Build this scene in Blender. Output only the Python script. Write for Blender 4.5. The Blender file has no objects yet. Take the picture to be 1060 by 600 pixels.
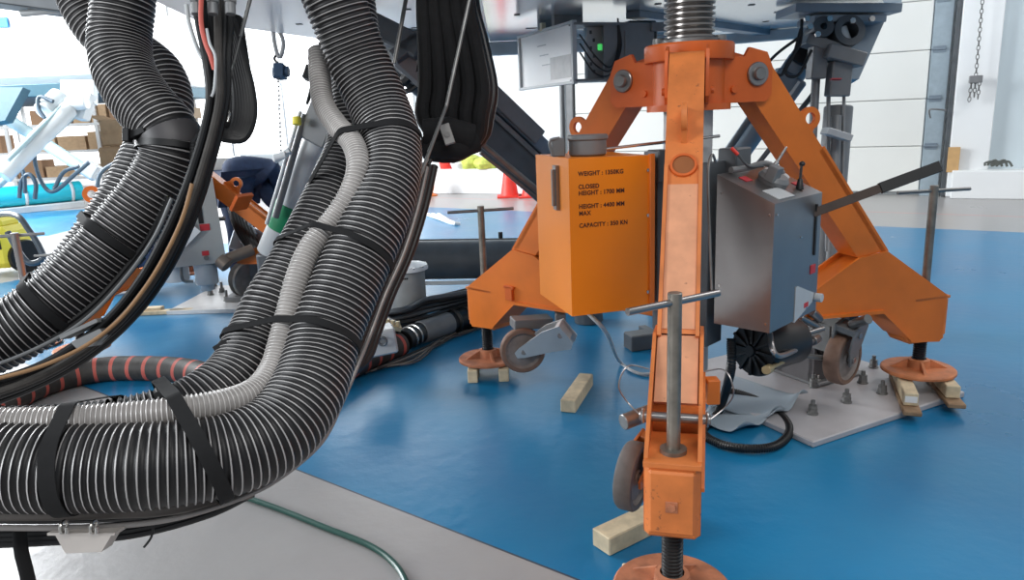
import bpy, math, random
from mathutils import Vector as V, Matrix
random.seed(4)
S = bpy.context.scene
COL = S.collection
# ------------------------------------------------------------------ camera, world, lights
FPX, PITCH, ROLL, CH = 753.16, .2312, -.0427, 1.4
_cp, _sp, _cr, _sr = math.cos(PITCH), math.sin(PITCH), math.cos(ROLL), math.sin(ROLL)
FW = V((0, _cp, -_sp)); _U = V((0, _sp, _cp)); _R = V((1, 0, 0))
RT = _R * _cr + _U * _sr; UP = -_R * _sr + _U * _cr
EYE = V((0, 0, CH))
cd = bpy.data.cameras.new('camera'); cam = bpy.data.objects.new('camera', cd); COL.objects.link(cam)
cd.sensor_width = 36; cd.lens = 36 * FPX / 1060; cd.clip_start = .05; cd.clip_end = 200
M = Matrix((RT, UP, -FW)).transposed().to_4x4(); M.translation = EYE
cam.matrix_world = M; S.camera = cam
def ray(x, y): return FW + RT * ((x - 530) / FPX) - UP * ((y - 300) / FPX)
def gz(x, y, z=0.):                      # real point at height z seen in that direction
    d = ray(x, y); return EYE + d * ((z - CH) / d.z)
def at(x, y, D): return EYE + ray(x, y) * D   # real point at distance D in front of the camera
w = bpy.data.worlds.new('world'); S.world = w; w.use_nodes = True
w.node_tree.nodes['Background'].inputs[0].default_value = (.84, .92, 1, 1)
w.node_tree.nodes['Background'].inputs[1].default_value = .41
def area(name, loc, target, sx, sy, power, color=(1, 1, 1)):
    l = bpy.data.lights.new(name, 'AREA'); l.shape = 'RECTANGLE'; l.size = sx; l.size_y = sy; l.energy = power; l.color = color
    o = bpy.data.objects.new(name, l); COL.objects.link(o); o.location = loc
    o.rotation_euler = (V(target) - V(loc)).to_track_quat('-Z', 'Y').to_euler(); return o
area('daylight_window_lamp', (-12, 11, 5), (0, 3, .3), 6, 4, 2200, (.95, .98, 1))
area('front_fill_lamp', (1.5, -2.5, 6.0), (1, 3.5, .5), 5, 1.6, 190, (1, .98, .95))  # added fill from the camera side, standing in for hall ceiling lights
area('hall_ceiling_lamp_row_right', (7, 5, 6.5), (4.5, 7, 0), 5, 3, 250, (1, .99, .97))
area('side_fill_lamp', (-7, -1.5, 3.2), (.3, 4.4, 1.6), 3.0, 2.2, 380, (.93, .97, 1))  # added lamp for an assumed window, brightens the hanging box front
area('far_left_fill_lamp', (-12, 8.5, 7.0), (-10.5, 15, 1.5), 6, 3, 1900, (.97, .99, 1))  # added fill that whitens the second simulator and the left background
S.view_settings.view_transform = 'Standard'; S.view_settings.look = 'None'
S.view_settings.exposure = -0.04; S.view_settings.gamma = 1; S.view_settings.use_curve_mapping = False
# ------------------------------------------------------------------ materials
def mat(name, col, rough=.5, metal=0., var=.08, scale=12., bump=0., col2=None, thr=None, emit=0., alpha=1., coat=0., wear=0.):
    m = bpy.data.materials.new(name); m.use_nodes = True; nt = m.node_tree; b = nt.nodes['Principled BSDF']
    b.inputs['Roughness'].default_value = rough; b.inputs['Metallic'].default_value = metal
    b.inputs['Coat Weight'].default_value = coat
    tc = nt.nodes.new('ShaderNodeTexCoord'); n = nt.nodes.new('ShaderNodeTexNoise')
    n.inputs['Scale'].default_value = scale; n.inputs['Detail'].default_value = 5
    nt.links.new(tc.outputs['Object'], n.inputs['Vector'])
    r = nt.nodes.new('ShaderNodeValToRGB'); nt.links.new(n.outputs['Fac'], r.inputs[0])
    c = V(col)
    if col2 is None:
        a = c * (1 - var); bb = c * (1 + var)
        r.color_ramp.elements[0].position = .3; r.color_ramp.elements[1].position = .7
    else:
        a = c; bb = V(col2); t = thr or .62
        r.color_ramp.elements[0].position = t - .04; r.color_ramp.elements[1].position = t + .04
    r.color_ramp.elements[0].color = (*a, 1); r.color_ramp.elements[1].color = (*bb, 1)
    if wear:
        n3 = nt.nodes.new('ShaderNodeTexNoise'); n3.inputs['Scale'].default_value = 26; n3.inputs['Detail'].default_value = 9; n3.inputs['Roughness'].default_value = .7; nt.links.new(tc.outputs['Object'], n3.inputs['Vector'])
        g = nt.nodes.new('ShaderNodeValToRGB'); nt.links.new(n3.outputs['Fac'], g.inputs[0]); g.color_ramp.elements[0].position = wear; g.color_ramp.elements[1].position = wear + .05
        g.color_ramp.elements[0].color = (0, 0, 0, 1); g.color_ramp.elements[1].color = (.8, .8, .8, 1)
        mxw = nt.nodes.new('ShaderNodeMix'); mxw.data_type = 'RGBA'; nt.links.new(g.outputs[0], mxw.inputs[0]); nt.links.new(r.outputs[0], mxw.inputs[6]); mxw.inputs[7].default_value = (.17, .06, .03, 1)
        nt.links.new(mxw.outputs[2], b.inputs['Base Color'])
    else: nt.links.new(r.outputs[0], b.inputs['Base Color'])
    if bump:
        bp = nt.nodes.new('ShaderNodeBump'); bp.inputs['Strength'].default_value = bump; bp.inputs['Distance'].default_value = .01
        nt.links.new(n.outputs['Fac'], bp.inputs['Height']); nt.links.new(bp.outputs[0], b.inputs['Normal'])
    if emit:
        b.inputs['Emission Color'].default_value = (*col, 1); b.inputs['Emission Strength'].default_value = emit
    if alpha < 1: b.inputs['Alpha'].default_value = alpha
    return m
ORANGE = mat('orange_paint', (.70, .17, .018), .42, 0, .1, 6)
ORANGE_W = mat('worn_orange_paint', (.66, .19, .045), .5, 0, .2, 9, .06, wear=.62)
ORANGE_D = mat('deep_orange_paint', (.62, .115, .015), .45, 0, .1, 8)
CABOR = mat('cabinet_orange_paint', (.80, .225, .007), .38, 0, .04, 3)
PINK = mat('faded_orange_primer', (.72, .33, .18), .6, 0, .12, 14, wear=.645)
RUST = mat('rusty_footpad', (.40, .145, .07), .7, 0, .35, 18, .2)
STEEL = mat('brushed_steel', (.33, .315, .31), .30, .9, .08, 4)
DSTEEL = mat('dark_steel', (.22, .22, .215), .42, .7, .2, 14)
SCREW = mat('oiled_screw_steel', (.24, .22, .19), .42, .7, .25, 20)
CHROME = mat('bright_steel', (.62, .6, .57), .25, 1, .1, 10)
GREY = mat('grey_paint', (.20, .205, .21), .45, .2, .1, 8)
LGREY = mat('light_grey_paint', (.50, .52, .53), .45, .1, .08, 6)
DGREY = mat('dark_grey_paint', (.085, .095, .105), .45, .2, .15, 8)
BLUEGREY = mat('blue_grey_paint', (.20, .25, .30), .4, .3, .1, 8)
BLACK = mat('black_rubber', (.007, .007, .008), .42, 0, .2, 20)
BLACKC = mat('black_cloth', (.006, .006, .007), .9, 0, .3, 30, .3)
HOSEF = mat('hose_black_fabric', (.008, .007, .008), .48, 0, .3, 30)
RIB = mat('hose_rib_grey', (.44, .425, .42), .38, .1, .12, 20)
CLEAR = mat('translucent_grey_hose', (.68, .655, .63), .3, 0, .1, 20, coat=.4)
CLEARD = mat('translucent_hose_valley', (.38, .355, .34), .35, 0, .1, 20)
STRAPM = mat('strap_webbing', (.010, .010, .011), .95, 0, .1, 60)
WOOD = mat('pale_pine', (.66, .54, .36), .7, 0, .18, 22, .1)
WOODD = mat('weathered_plank', (.30, .19, .11), .8, 0, .3, 18, .2)
WHITE = mat('white_paint', (.82, .84, .85), .5, 0, .02, 2)
WHITEP = mat('platform_white_panel', (.74, .76, .77), .3, .15, .05, 1.2)
TEAL = mat('teal_paint', (.02, .48, .58), .4, 0, .08, 5)
YELLOW = mat('yellow_plastic', (.9, .78, .08), .45, 0, .05, 5)
RED = mat('red_plastic', (.8, .045, .03), .5, 0, .1, 5)
REDT = mat('red_label_tag', (.50, .03, .04), .5, 0, .1, 20)
GREEN = mat('green_tape', (.01, .22, .09), .5, 0, .15, 10)
CARD = mat('cardboard', (.52, .36, .22), .8, 0, .1, 6)
NAVY = mat('navy_cloth', (.025, .045, .10), .85, 0, .2, 25, .25)
SKIN = mat('skin', (.55, .33, .24), .5, 0, .05, 8)
HAIR = mat('dark_hair', (.02, .015, .012), .6)
TIRE = mat('worn_brown_tyre', (.20, .115, .08), .6, 0, .2, 20)
TIREG = mat('grey_tyre', (.12, .11, .105), .7, 0, .2, 20)
HUB = mat('dusty_hub', (.25, .21, .19), .6, .3, .25, 18)
PAPER = mat('pale_blue_sheet', (.34, .40, .45), .5, 0, .06, 5)
INK = mat('stencil_ink', (.05, .01, .008), .7)
SPECK = mat('speckled_plate', (.42, .42, .42), .5, .2, .12, 18)
LCD = mat('green_display', (.1, .9, .2), .5, 0, 0, 2, emit=.6)
CLOTHY = mat('yellow_green_bag', (.55, .62, .12), .7, 0, .3, 9)
PLATE = mat('floor_plate_grey', (.46, .44, .45), .45, .15, .08, 7)
BLUET = mat('blue_tape', (.02, .23, .55), .5)
REDC = mat('coral_stripe', (.50, .10, .075), .6)
HOSEBR = mat('dusty_black_hose', (.045, .04, .036), .6, 0, .35, 20)
# ------------------------------------------------------------------ mesh builder
class MB:
    def __init__(s): s.v = []; s.f = []; s.m = []
    def add(s, vs, fs, mi=0):
        o = len(s.v); s.v += [V(p) for p in vs]; s.f += [[i + o for i in f] for f in fs]
        s.m += [mi] * len(fs) if isinstance(mi, int) else mi; return s
    def box(s, c, size, X=(1, 0, 0), Y=(0, 1, 0), mi=0, ch=0.):
        c = V(c); X = V(X).normalized(); Y = V(Y); Y = (Y - X * Y.dot(X)).normalized(); Z = X.cross(Y); a, b, d = [k / 2 for k in size]
        if ch <= 0: ch = min(a, b, d) * .14
        vs = []; idx = {}
        for i in (-1, 1):
            for j in (-1, 1):
                for k in (-1, 1):
                    for t in range(3):
                        q = [i * a, j * b, k * d]
                        for u in range(3):
                            if u != t: q[u] -= (i, j, k)[u] * ch
                        idx[(i, j, k, t)] = len(vs); vs.append(c + X * q[0] + Y * q[1] + Z * q[2])
        fs = []
        for t in range(3):
            for sg in (-1, 1):
                loop = []
                for (p, q) in ((-1, -1), (1, -1), (1, 1), (-1, 1)):
                    k = [0, 0, 0]; k[t] = sg; o = [u for u in range(3) if u != t]; k[o[0]] = p; k[o[1]] = q; loop.append(idx[(*k, t)])
                # outward orientation
                e = (vs[loop[1]] - vs[loop[0]]).cross(vs[loop[2]] - vs[loop[1]])
                if e.dot((X, Y, Z)[t] * sg) < 0: loop.reverse()
                fs.append(loop)
        for t in range(3):                # edges parallel to axis t
            o = [u for u in range(3) if u != t]
            for p in (-1, 1):
                for q in (-1, 1):
                    k0 = [0, 0, 0]; k1 = [0, 0, 0]; k0[t] = -1; k1[t] = 1
                    for k in (k0, k1): k[o[0]] = p; k[o[1]] = q
                    loop = [idx[(*k0, o[0])], idx[(*k1, o[0])], idx[(*k1, o[1])], idx[(*k0, o[1])]]
                    n = (X, Y, Z)[o[0]] * p + (X, Y, Z)[o[1]] * q
                    e = (vs[loop[1]] - vs[loop[0]]).cross(vs[loop[2]] - vs[loop[1]])
                    if e.dot(n) < 0: loop.reverse()
                    fs.append(loop)
        for i in (-1, 1):
            for j in (-1, 1):
                for k in (-1, 1):
                    loop = [idx[(i, j, k, t)] for t in range(3)]
                    e = (vs[loop[1]] - vs[loop[0]]).cross(vs[loop[2]] - vs[loop[1]])
                    if e.dot(X * i + Y * j + Z * k) < 0: loop.reverse()
                    fs.append(loop)
        return s.add(vs, fs, mi)
    def prism(s, poly, O, X, Y, t0, t1, mi=0):          # polygon in (X,Y) plane, extruded t0..t1 along X x Y
        X = V(X).normalized(); Y = V(Y).normalized(); Z = X.cross(Y); O = V(O); n = len(poly)
        ar = sum(poly[i][0] * poly[(i + 1) % n][1] - poly[(i + 1) % n][0] * poly[i][1] for i in range(n))
        if ar < 0: poly = poly[::-1]
        vs = [O + X * p[0] + Y * p[1] + Z * t0 for p in poly] + [O + X * p[0] + Y * p[1] + Z * t1 for p in poly]
        fs = [list(range(n))[::-1], list(range(n, 2 * n))] + [[i, (i + 1) % n, (i + 1) % n + n, i + n] for i in range(n)]
        return s.add(vs, fs, mi)
    def cyl(s, p0, p1, r, r2=None, n=24, mi=0):
        p0 = V(p0); p1 = V(p1); r2 = r if r2 is None else r2; d = (p1 - p0); L = d.length; c = min(r, r2) * .08
        c = min(c, L * .2)
        return s.lathe([(0, 0), (r - c, 0), (r, c), (r2, L - c), (r2 - c, L), (0, L)], p0, d, n, mi)
    def lathe(s, prof, O, ax, n=32, mi=0):              # prof (r, h)
        O = V(O); Z = V(ax).normalized(); X = Z.orthogonal().normalized(); Y = Z.cross(X)
        vs = []; rings = []
        for r, h in prof:
            if r < 1e-6: rings.append([len(vs)]); vs.append(O + Z * h)
            else:
                rings.append(list(range(len(vs), len(vs) + n)))
                vs += [O + Z * h + X * (r * math.cos(2 * math.pi * i / n)) + Y * (r * math.sin(2 * math.pi * i / n)) for i in range(n)]
        fs = []; ms = []
        for k in range(len(rings) - 1):
            a, b = rings[k], rings[k + 1]; m_ = mi if isinstance(mi, int) else mi[k]
            for i in range(n):
                j = (i + 1) % n
                if len(a) == 1 and len(b) == 1: continue
                if len(a) == 1: fs.append([a[0], b[j], b[i]])
                elif len(b) == 1: fs.append([a[i], a[j], b[0]])
                else: fs.append([a[i], a[j], b[j], b[i]])
                ms.append(m_)
        return s.add(vs, fs, ms)
    def sweep(s, pts, radf, n=12, mif=None, caps=True, flat=None):
        fr = frames(pts); vs = []; m = len(pts)
        for k, (p, T, A, B) in enumerate(fr):
            r = radf(k) if callable(radf) else radf
            for i in range(n):
                a = 2 * math.pi * i / n
                vs.append(p + A * (r * math.cos(a)) + B * (r * math.sin(a) * (flat or 1)))
        fs = []; ms = []
        for k in range(m - 1):
            mm = mif(k) if mif else 0
            for i in range(n):
                j = (i + 1) % n; fs.append([k * n + i, k * n + j, (k + 1) * n + j, (k + 1) * n + i]); ms.append(mm)
        if caps:
            fs += [list(range(n))[::-1], [(m - 1) * n + i for i in range(n)]]; ms += [0, 0]
        return s.add(vs, fs, ms)
    def tube(s, pts, r, n=10, step=None, mi=0):
        P = smooth(pts, step or max(r * 1.2, .012)); return s.sweep(P, r, n, lambda k: mi)
    def ring(s, c, ax, R, r, n=32, k=8, mi=0):
        c = V(c); Z = V(ax).normalized(); X = Z.orthogonal().normalized(); Y = Z.cross(X)
        vs = []; fs = []
        for i in range(n):
            a = 2 * math.pi * i / n; D = X * math.cos(a) + Y * math.sin(a)
            for j in range(k):
                b = 2 * math.pi * j / k; vs.append(c + D * (R + r * math.cos(b)) + Z * (r * math.sin(b)))
        for i in range(n):
            for j in range(k):
                fs.append([i * k + j, ((i + 1) % n) * k + j, ((i + 1) % n) * k + (j + 1) % k, i * k + (j + 1) % k])
        return s.add(vs, fs, mi)
    def hole_plate(s, outer, c, r, O, X, Y, t0, t1, mi=0, n=28):   # plate with a round hole; outer given as radius function of angle
        X = V(X).normalized(); Y = V(Y).normalized(); Z = X.cross(Y); O = V(O); vs = []; fs = []
        for i in range(n):
            a = 2 * math.pi * i / n; ca, sa = math.cos(a), math.sin(a); R = outer(a)
            for rr, t in ((r, t0), (R, t0), (R, t1), (r, t1)):
                vs.append(O + X * (c[0] + rr * ca) + Y * (c[1] + rr * sa) + Z * t)
        for i in range(n):
            j = (i + 1) % n
            for k in range(4): l = (k + 1) % 4; fs.append([i * 4 + k, i * 4 + l, j * 4 + l, j * 4 + k])
        return s.add(vs, fs, mi)
    def build(s, name, mats, parent=None, sharp=35, sub=False):
        org = V(parent['_o']) if parent is not None and '_o' in parent else V((0, 0, 0))
        if parent is None:
            xs = [v.x for v in s.v]; ys = [v.y for v in s.v]; zs = [v.z for v in s.v]
            org = V(((min(xs) + max(xs)) / 2, (min(ys) + max(ys)) / 2, min(zs)))
        me = bpy.data.meshes.new(name); me.from_pydata([v - org for v in s.v], [], s.f)
        if not isinstance(mats, (list, tuple)): mats = [mats]
        for m in mats: me.materials.append(m)
        me.polygons.foreach_set('material_index', s.m); me.polygons.foreach_set('use_smooth', [True] * len(s.f))
        me.update(); me.set_sharp_from_angle(angle=math.radians(sharp))
        o = bpy.data.objects.new(name, me); COL.objects.link(o); o['_o'] = list(org)
        if parent is not None: o.parent = parent
        else: o.location = org
        return o
def frames(P):
    n = len(P); T = []
    for i in range(n): T.append((P[min(i + 1, n - 1)] - P[max(i - 1, 0)]).normalized())
    A = T[0].orthogonal().normalized(); out = []
    for i in range(n):
        A = (A - T[i] * A.dot(T[i])).normalized(); out.append((P[i], T[i], A, T[i].cross(A)))
    return out
def smooth(pts, step):
    P = [V(p) for p in pts]
    if len(P) > 2:
        Q = [P[0] * 2 - P[1]] + P + [P[-1] * 2 - P[-2]]; D = []
        for i in range(1, len(Q) - 2):
            a, b, c, d = Q[i - 1:i + 3]; N = 24
            for k in range(N):
                t = k / N; D.append(.5 * ((2 * b) + (c - a) * t + (2 * a - 5 * b + 4 * c - d) * t * t + (3 * b - a - 3 * c + d) * t ** 3))
        D.append(P[-1])
    else: D = P
    L = [0.]
    for i in range(1, len(D)): L.append(L[-1] + (D[i] - D[i - 1]).length)
    n = max(2, int(L[-1] / step)); out = []; j = 0
    for k in range(n + 1):
        s = L[-1] * k / n
        while j < len(L) - 2 and L[j + 1] < s: j += 1
        t = (s - L[j]) / max(L[j + 1] - L[j], 1e-9); out.append(D[j].lerp(D[j + 1], min(max(t, 0), 1)))
    return out
def tag(o, label, cat=None, group=None, kind=None):
    if label: o['label'] = label
    if cat: o['category'] = cat
    if group: o['group'] = group
    if kind: o['kind'] = kind
    return o
def thing(name, loc, label, cat, group=None):
    o = bpy.data.objects.new(name, None); COL.objects.link(o); o.location = loc; o['_o'] = list(loc); o.empty_display_size = .1
    return tag(o, label, cat, group)
def structure(o): o['kind'] = 'structure'; return o
def hexnut(b, c, ax, r, h, mi=0):
    b.lathe([(0, 0), (r, 0), (r, h), (0, h)], c, ax, 6, mi)
def bolt(c, ax, r, parent, name='bolt', m=None, stud=0):
    b = MB(); ax = V(ax).normalized()
    hexnut(b, c, ax, r, r * .8); 
    if stud: b.cyl(V(c) + ax * r * .8, V(c) + ax * (r * .8 + stud), r * .55, n=12)
    return b.build(name, m or CHROME, parent)
def text(body, size, O, X, Y, m, parent, name='stencil_text', sx=1.):
    cu = bpy.data.curves.new('t', 'FONT'); cu.body = body; cu.size = size; cu.extrude = .0004; cu.space_character = 1.08; cu.offset = size * .03
    o = bpy.data.objects.new('t', cu); COL.objects.link(o); bpy.context.view_layer.update()
    me = bpy.data.meshes.new_from_object(o.evaluated_get(bpy.context.evaluated_depsgraph_get()))
    bpy.data.objects.remove(o); X = V(X).normalized(); Y = V(Y).normalized(); Z = X.cross(Y)
    b = MB(); b.add([V(O) + X * v.co.x * sx + Y * v.co.y + Z * v.co.z for v in me.vertices], [list(p.vertices) for p in me.polygons])
    bpy.data.meshes.remove(me); return b.build(name, m, parent)
UZ = V((0, 0, 1))
# ------------------------------------------------------------------ setting: floor
def halfplane(nt, pos, p, n):            # signed distance to a line on the floor
    s = nt.nodes.new('ShaderNodeVectorMath'); s.operation = 'SUBTRACT'; nt.links.new(pos, s.inputs[0]); s.inputs[1].default_value = (p[0], p[1], 0)
    d = nt.nodes.new('ShaderNodeVectorMath'); d.operation = 'DOT_PRODUCT'; nt.links.new(s.outputs[0], d.inputs[0]); d.inputs[1].default_value = (n[0], n[1], 0)
    return d.outputs['Value']
def mth(nt, op, a, b=None):
    m = nt.nodes.new('ShaderNodeMath'); m.operation = op
    for i, x in enumerate((a, b)):
        if x is None: continue
        if isinstance(x, (int, float)): m.inputs[i].default_value = x
        else: nt.links.new(x, m.inputs[i])
    return m.outputs[0]
def floor_material():
    m = bpy.data.materials.new('painted_hall_floor'); m.use_nodes = True; nt = m.node_tree; b = nt.nodes['Principled BSDF']
    tc = nt.nodes.new('ShaderNodeTexCoord'); pos = tc.outputs['Object']
    u = V((-.80, .60, 0)); nn = (.60, .80)
    near = halfplane(nt, pos, (-.924, 2.808), nn)
    far = halfplane(nt, pos, (4.26, 8.42), (-.57, -.82))
    left = halfplane(nt, pos, (-4.0, 6.75), (.80, -.60))
    blue = mth(nt, 'MINIMUM', mth(nt, 'GREATER_THAN', near, 0.), mth(nt, 'MINIMUM', mth(nt, 'GREATER_THAN', far, 0.), mth(nt, 'GREATER_THAN', left, -1.2)))
    b2 = mth(nt, 'MINIMUM', mth(nt, 'GREATER_THAN', halfplane(nt, pos, (-7.2, 10.6), (-.25, .97)), 0.), mth(nt, 'LESS_THAN', halfplane(nt, pos, (-7.7, 14.2), (0, 1)), .3))
    b2 = mth(nt, 'MINIMUM', b2, mth(nt, 'LESS_THAN', halfplane(nt, pos, (-6.8, 12), (1, 0)), 0.))
    blue = mth(nt, 'MAXIMUM', blue, b2)
    n1 = nt.nodes.new('ShaderNodeTexNoise'); n1.inputs['Scale'].default_value = 1.1; n1.inputs['Detail'].default_value = 8; nt.links.new(pos, n1.inputs['Vector'])
    n2 = nt.nodes.new('ShaderNodeTexNoise'); n2.inputs['Scale'].default_value = 14; n2.inputs['Detail'].default_value = 6; nt.links.new(pos, n2.inputs['Vector'])
    def ramp(src, c0, c1, p0=.35, p1=.68):
        r = nt.nodes.new('ShaderNodeValToRGB'); nt.links.new(src, r.inputs[0]); e = r.color_ramp.elements
        e[0].position = p0; e[1].position = p1; e[0].color = (*c0, 1); e[1].color = (*c1, 1); return r.outputs[0]
    cb = ramp(n1.outputs['Fac'], (.006, .150, .33), (.014, .20, .39))
    cg = ramp(n1.outputs['Fac'], (.31, .30, .30), (.37, .36, .355))
    mx = nt.nodes.new('ShaderNodeMix'); mx.data_type = 'RGBA'; nt.links.new(blue, mx.inputs[0]); nt.links.new(cg, mx.inputs[6]); nt.links.new(cb, mx.inputs[7])
    # dark joint lines along the paint edges
    line = mth(nt, 'LESS_THAN', mth(nt, 'ABSOLUTE', near), .004)
    red = mth(nt, 'LESS_THAN', mth(nt, 'ABSOLUTE', mth(nt, 'ADD', far, 1.25)), .022)
    m2 = nt.nodes.new('ShaderNodeMix'); m2.data_type = 'RGBA'; nt.links.new(line, m2.inputs[0]); nt.links.new(mx.outputs[2], m2.inputs[6]); m2.inputs[7].default_value = (.05, .06, .08, 1)
    m3 = nt.nodes.new('ShaderNodeMix'); m3.data_type = 'RGBA'; nt.links.new(red, m3.inputs[0]); nt.links.new(m2.outputs[2], m3.inputs[6]); m3.inputs[7].default_value = (.55, .22, .2, 1)
    # small pale scuffs
    sc = nt.nodes.new('ShaderNodeTexNoise'); sc.inputs['Scale'].default_value = 5; sc.inputs['Detail'].default_value = 9; nt.links.new(pos, sc.inputs['Vector'])
    scm = mth(nt, 'MULTIPLY', mth(nt, 'GREATER_THAN', sc.outputs['Fac'], .735), .5)
    m4 = nt.nodes.new('ShaderNodeMix'); m4.data_type = 'RGBA'; nt.links.new(scm, m4.inputs[0]); nt.links.new(m3.outputs[2], m4.inputs[6]); m4.inputs[7].default_value = (.45, .5, .52, 1)
    nt.links.new(m4.outputs[2], b.inputs['Base Color'])
    rr = nt.nodes.new('ShaderNodeMapRange'); nt.links.new(n1.outputs['Fac'], rr.inputs[0]); rr.inputs[3].default_value = .2; rr.inputs[4].default_value = .42
    nt.links.new(rr.outputs[0], b.inputs['Roughness'])
    bp = nt.nodes.new('ShaderNodeBump'); bp.inputs['Strength'].default_value = .3; bp.inputs['Distance'].default_value = .006
    nt.links.new(n2.outputs['Fac'], bp.inputs['Height']); nt.links.new(bp.outputs[0], b.inputs['Normal'])
    return m
fl = MB(); fl.add([(-30, -6, 0), (16, -6, 0), (16, 34, 0), (-30, 34, 0), (-30, -6, -.1), (16, -6, -.1), (16, 34, -.1), (-30, 34, -.1)],
    [[0, 1, 2, 3], [7, 6, 5, 4], [0, 4, 5, 1], [1, 5, 6, 2], [2, 6, 7, 3], [3, 7, 4, 0]])
me = bpy.data.meshes.new('floor'); me.from_pydata(fl.v, [], fl.f); me.materials.append(floor_material())
fo = bpy.data.objects.new('floor', me); COL.objects.link(fo); structure(fo)
# walls (far wall runs at an angle to the picture)
WD = V((-.885, .465, 0)).normalized(); WN = V((-WD.y, WD.x, 0)) * 1.0      # along the wall, away from us
if WN.y < 0: WN = -WN
WP = V((6.65, 10.65, 0))
def wp(s, d=0, z=0): return WP + WD * s + WN * d + UZ * z
WALLM = mat('white_wall_plaster', (.74, .78, .80), .7, 0, .03, 1.5)
WALLR = mat('pale_blue_wall_plaster', (.60, .68, .72), .7, 0, .04, 1.0)
DOORM = mat('cream_sectional_door', (.76, .77, .74), .5, 0, .03, 1.0)
b = MB(); b.box(wp(7.2, .45, 3), (15.4, .3, 6), WD, WN, ch=.001); structure(b.build('wall_back', WALLM))
b = MB(); b.box(wp(-3.2, .30, 3), (6, .3, 6), WD, WN, ch=.001); structure(b.build('wall_right', WALLR))
b = MB(); b.box(wp(10.9, .05, .24), (8.0, .5, .48), WD, WN, ch=.01); structure(b.build('trim_1', WHITE))
b = MB(); b.box(wp(-2.95, .0, .20), (6.2, .4, .40), WD, WN, ch=.01); structure(b.build('trim_2', WHITE))
# sectional door
dr = MB()
for k in range(7): dr.box(wp(3.35, .22, .395 + k * .69), (5.6, .06, .682), WD, WN, ch=.01)
dob = structure(dr.build('door_1', DOORM))
b = MB()
for k in range(6): b.box(wp(.44, .165, .05 + k * .69 + .69), (.16, .02, .09), WD, WN); b.cyl(wp(.36, .15, .74 + .69 * k), wp(.54, .15, .74 + .69 * k), .014, n=10)
b.build('hinge_strip', BLUEGREY, dob)
b = MB(); b.box(wp(.42, .19, 2.2), (.24, .05, 4.4), WD, WN); b.build('guide_rail', mat('rail_grey', (.30, .37, .42), .5), dob)
b = MB(); b.box(wp(.24, .1, 2.2), (.05, .1, 4.4), WD, WN); b.build('rail_edge', DGREY, dob)
b = MB(); b.box(wp(-.05, .12, 3), (.50, .2, 6), WD, WN, ch=.01); structure(b.build('trim_3', WHITE))
b = MB(); b.box(wp(6.25, .22, 3), (.13, .12, 6), WD, WN, ch=.01); b.box(wp(6.42, .22, 3), (.05, .12, 6), WD, WN, ch=.01); structure(b.build('trim_4', GREY))
# tall daylight windows to the left rear; back-wall panes are added glow
WIN = mat('daylit_window', (.96, .98, 1), .5, 0, 0, 1, emit=2.6)
b = MB()
for k in range(9): b.box((-26 + k * 3.1, 28.2, 3.7), (3.0, .04, 6.6), mi=0, ch=.001)
o = structure(b.build('window_1', WIN))
b = MB()
for k in range(3): b.box(wp(10.6 + k * 1.75, .27, 3.3), (1.7, .06, 4.9), WD, WN, ch=.001)
o2 = structure(b.build('added_back_wall_glow', WIN))  # glowing panes added so the back wall here burns out to white
b = MB()
for k in range(4): b.box(wp(9.72 + k * 1.75, .22, 3.3), (.06, .08, 5.0), WD, WN, ch=.004)
b.build('window_frame', WHITE, o2)  # bars for the added glowing panes
b = MB()
for k in range(10): b.box((-27.55 + k * 3.1, 28.12, 3.7), (.08, .1, 6.7), ch=.004)
b.build('window_frame', WHITE, o)
b = MB(); b.box((-14, 28.4, 3.6), (30, .3, 7.2), ch=.001); structure(b.build('wall_left', WHITE))
b = MB(); b.box((-14, 28.1, .2), (30, .4, .4), ch=.001); structure(b.build('trim_5', WHITE))
exec_marker = 0
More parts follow.
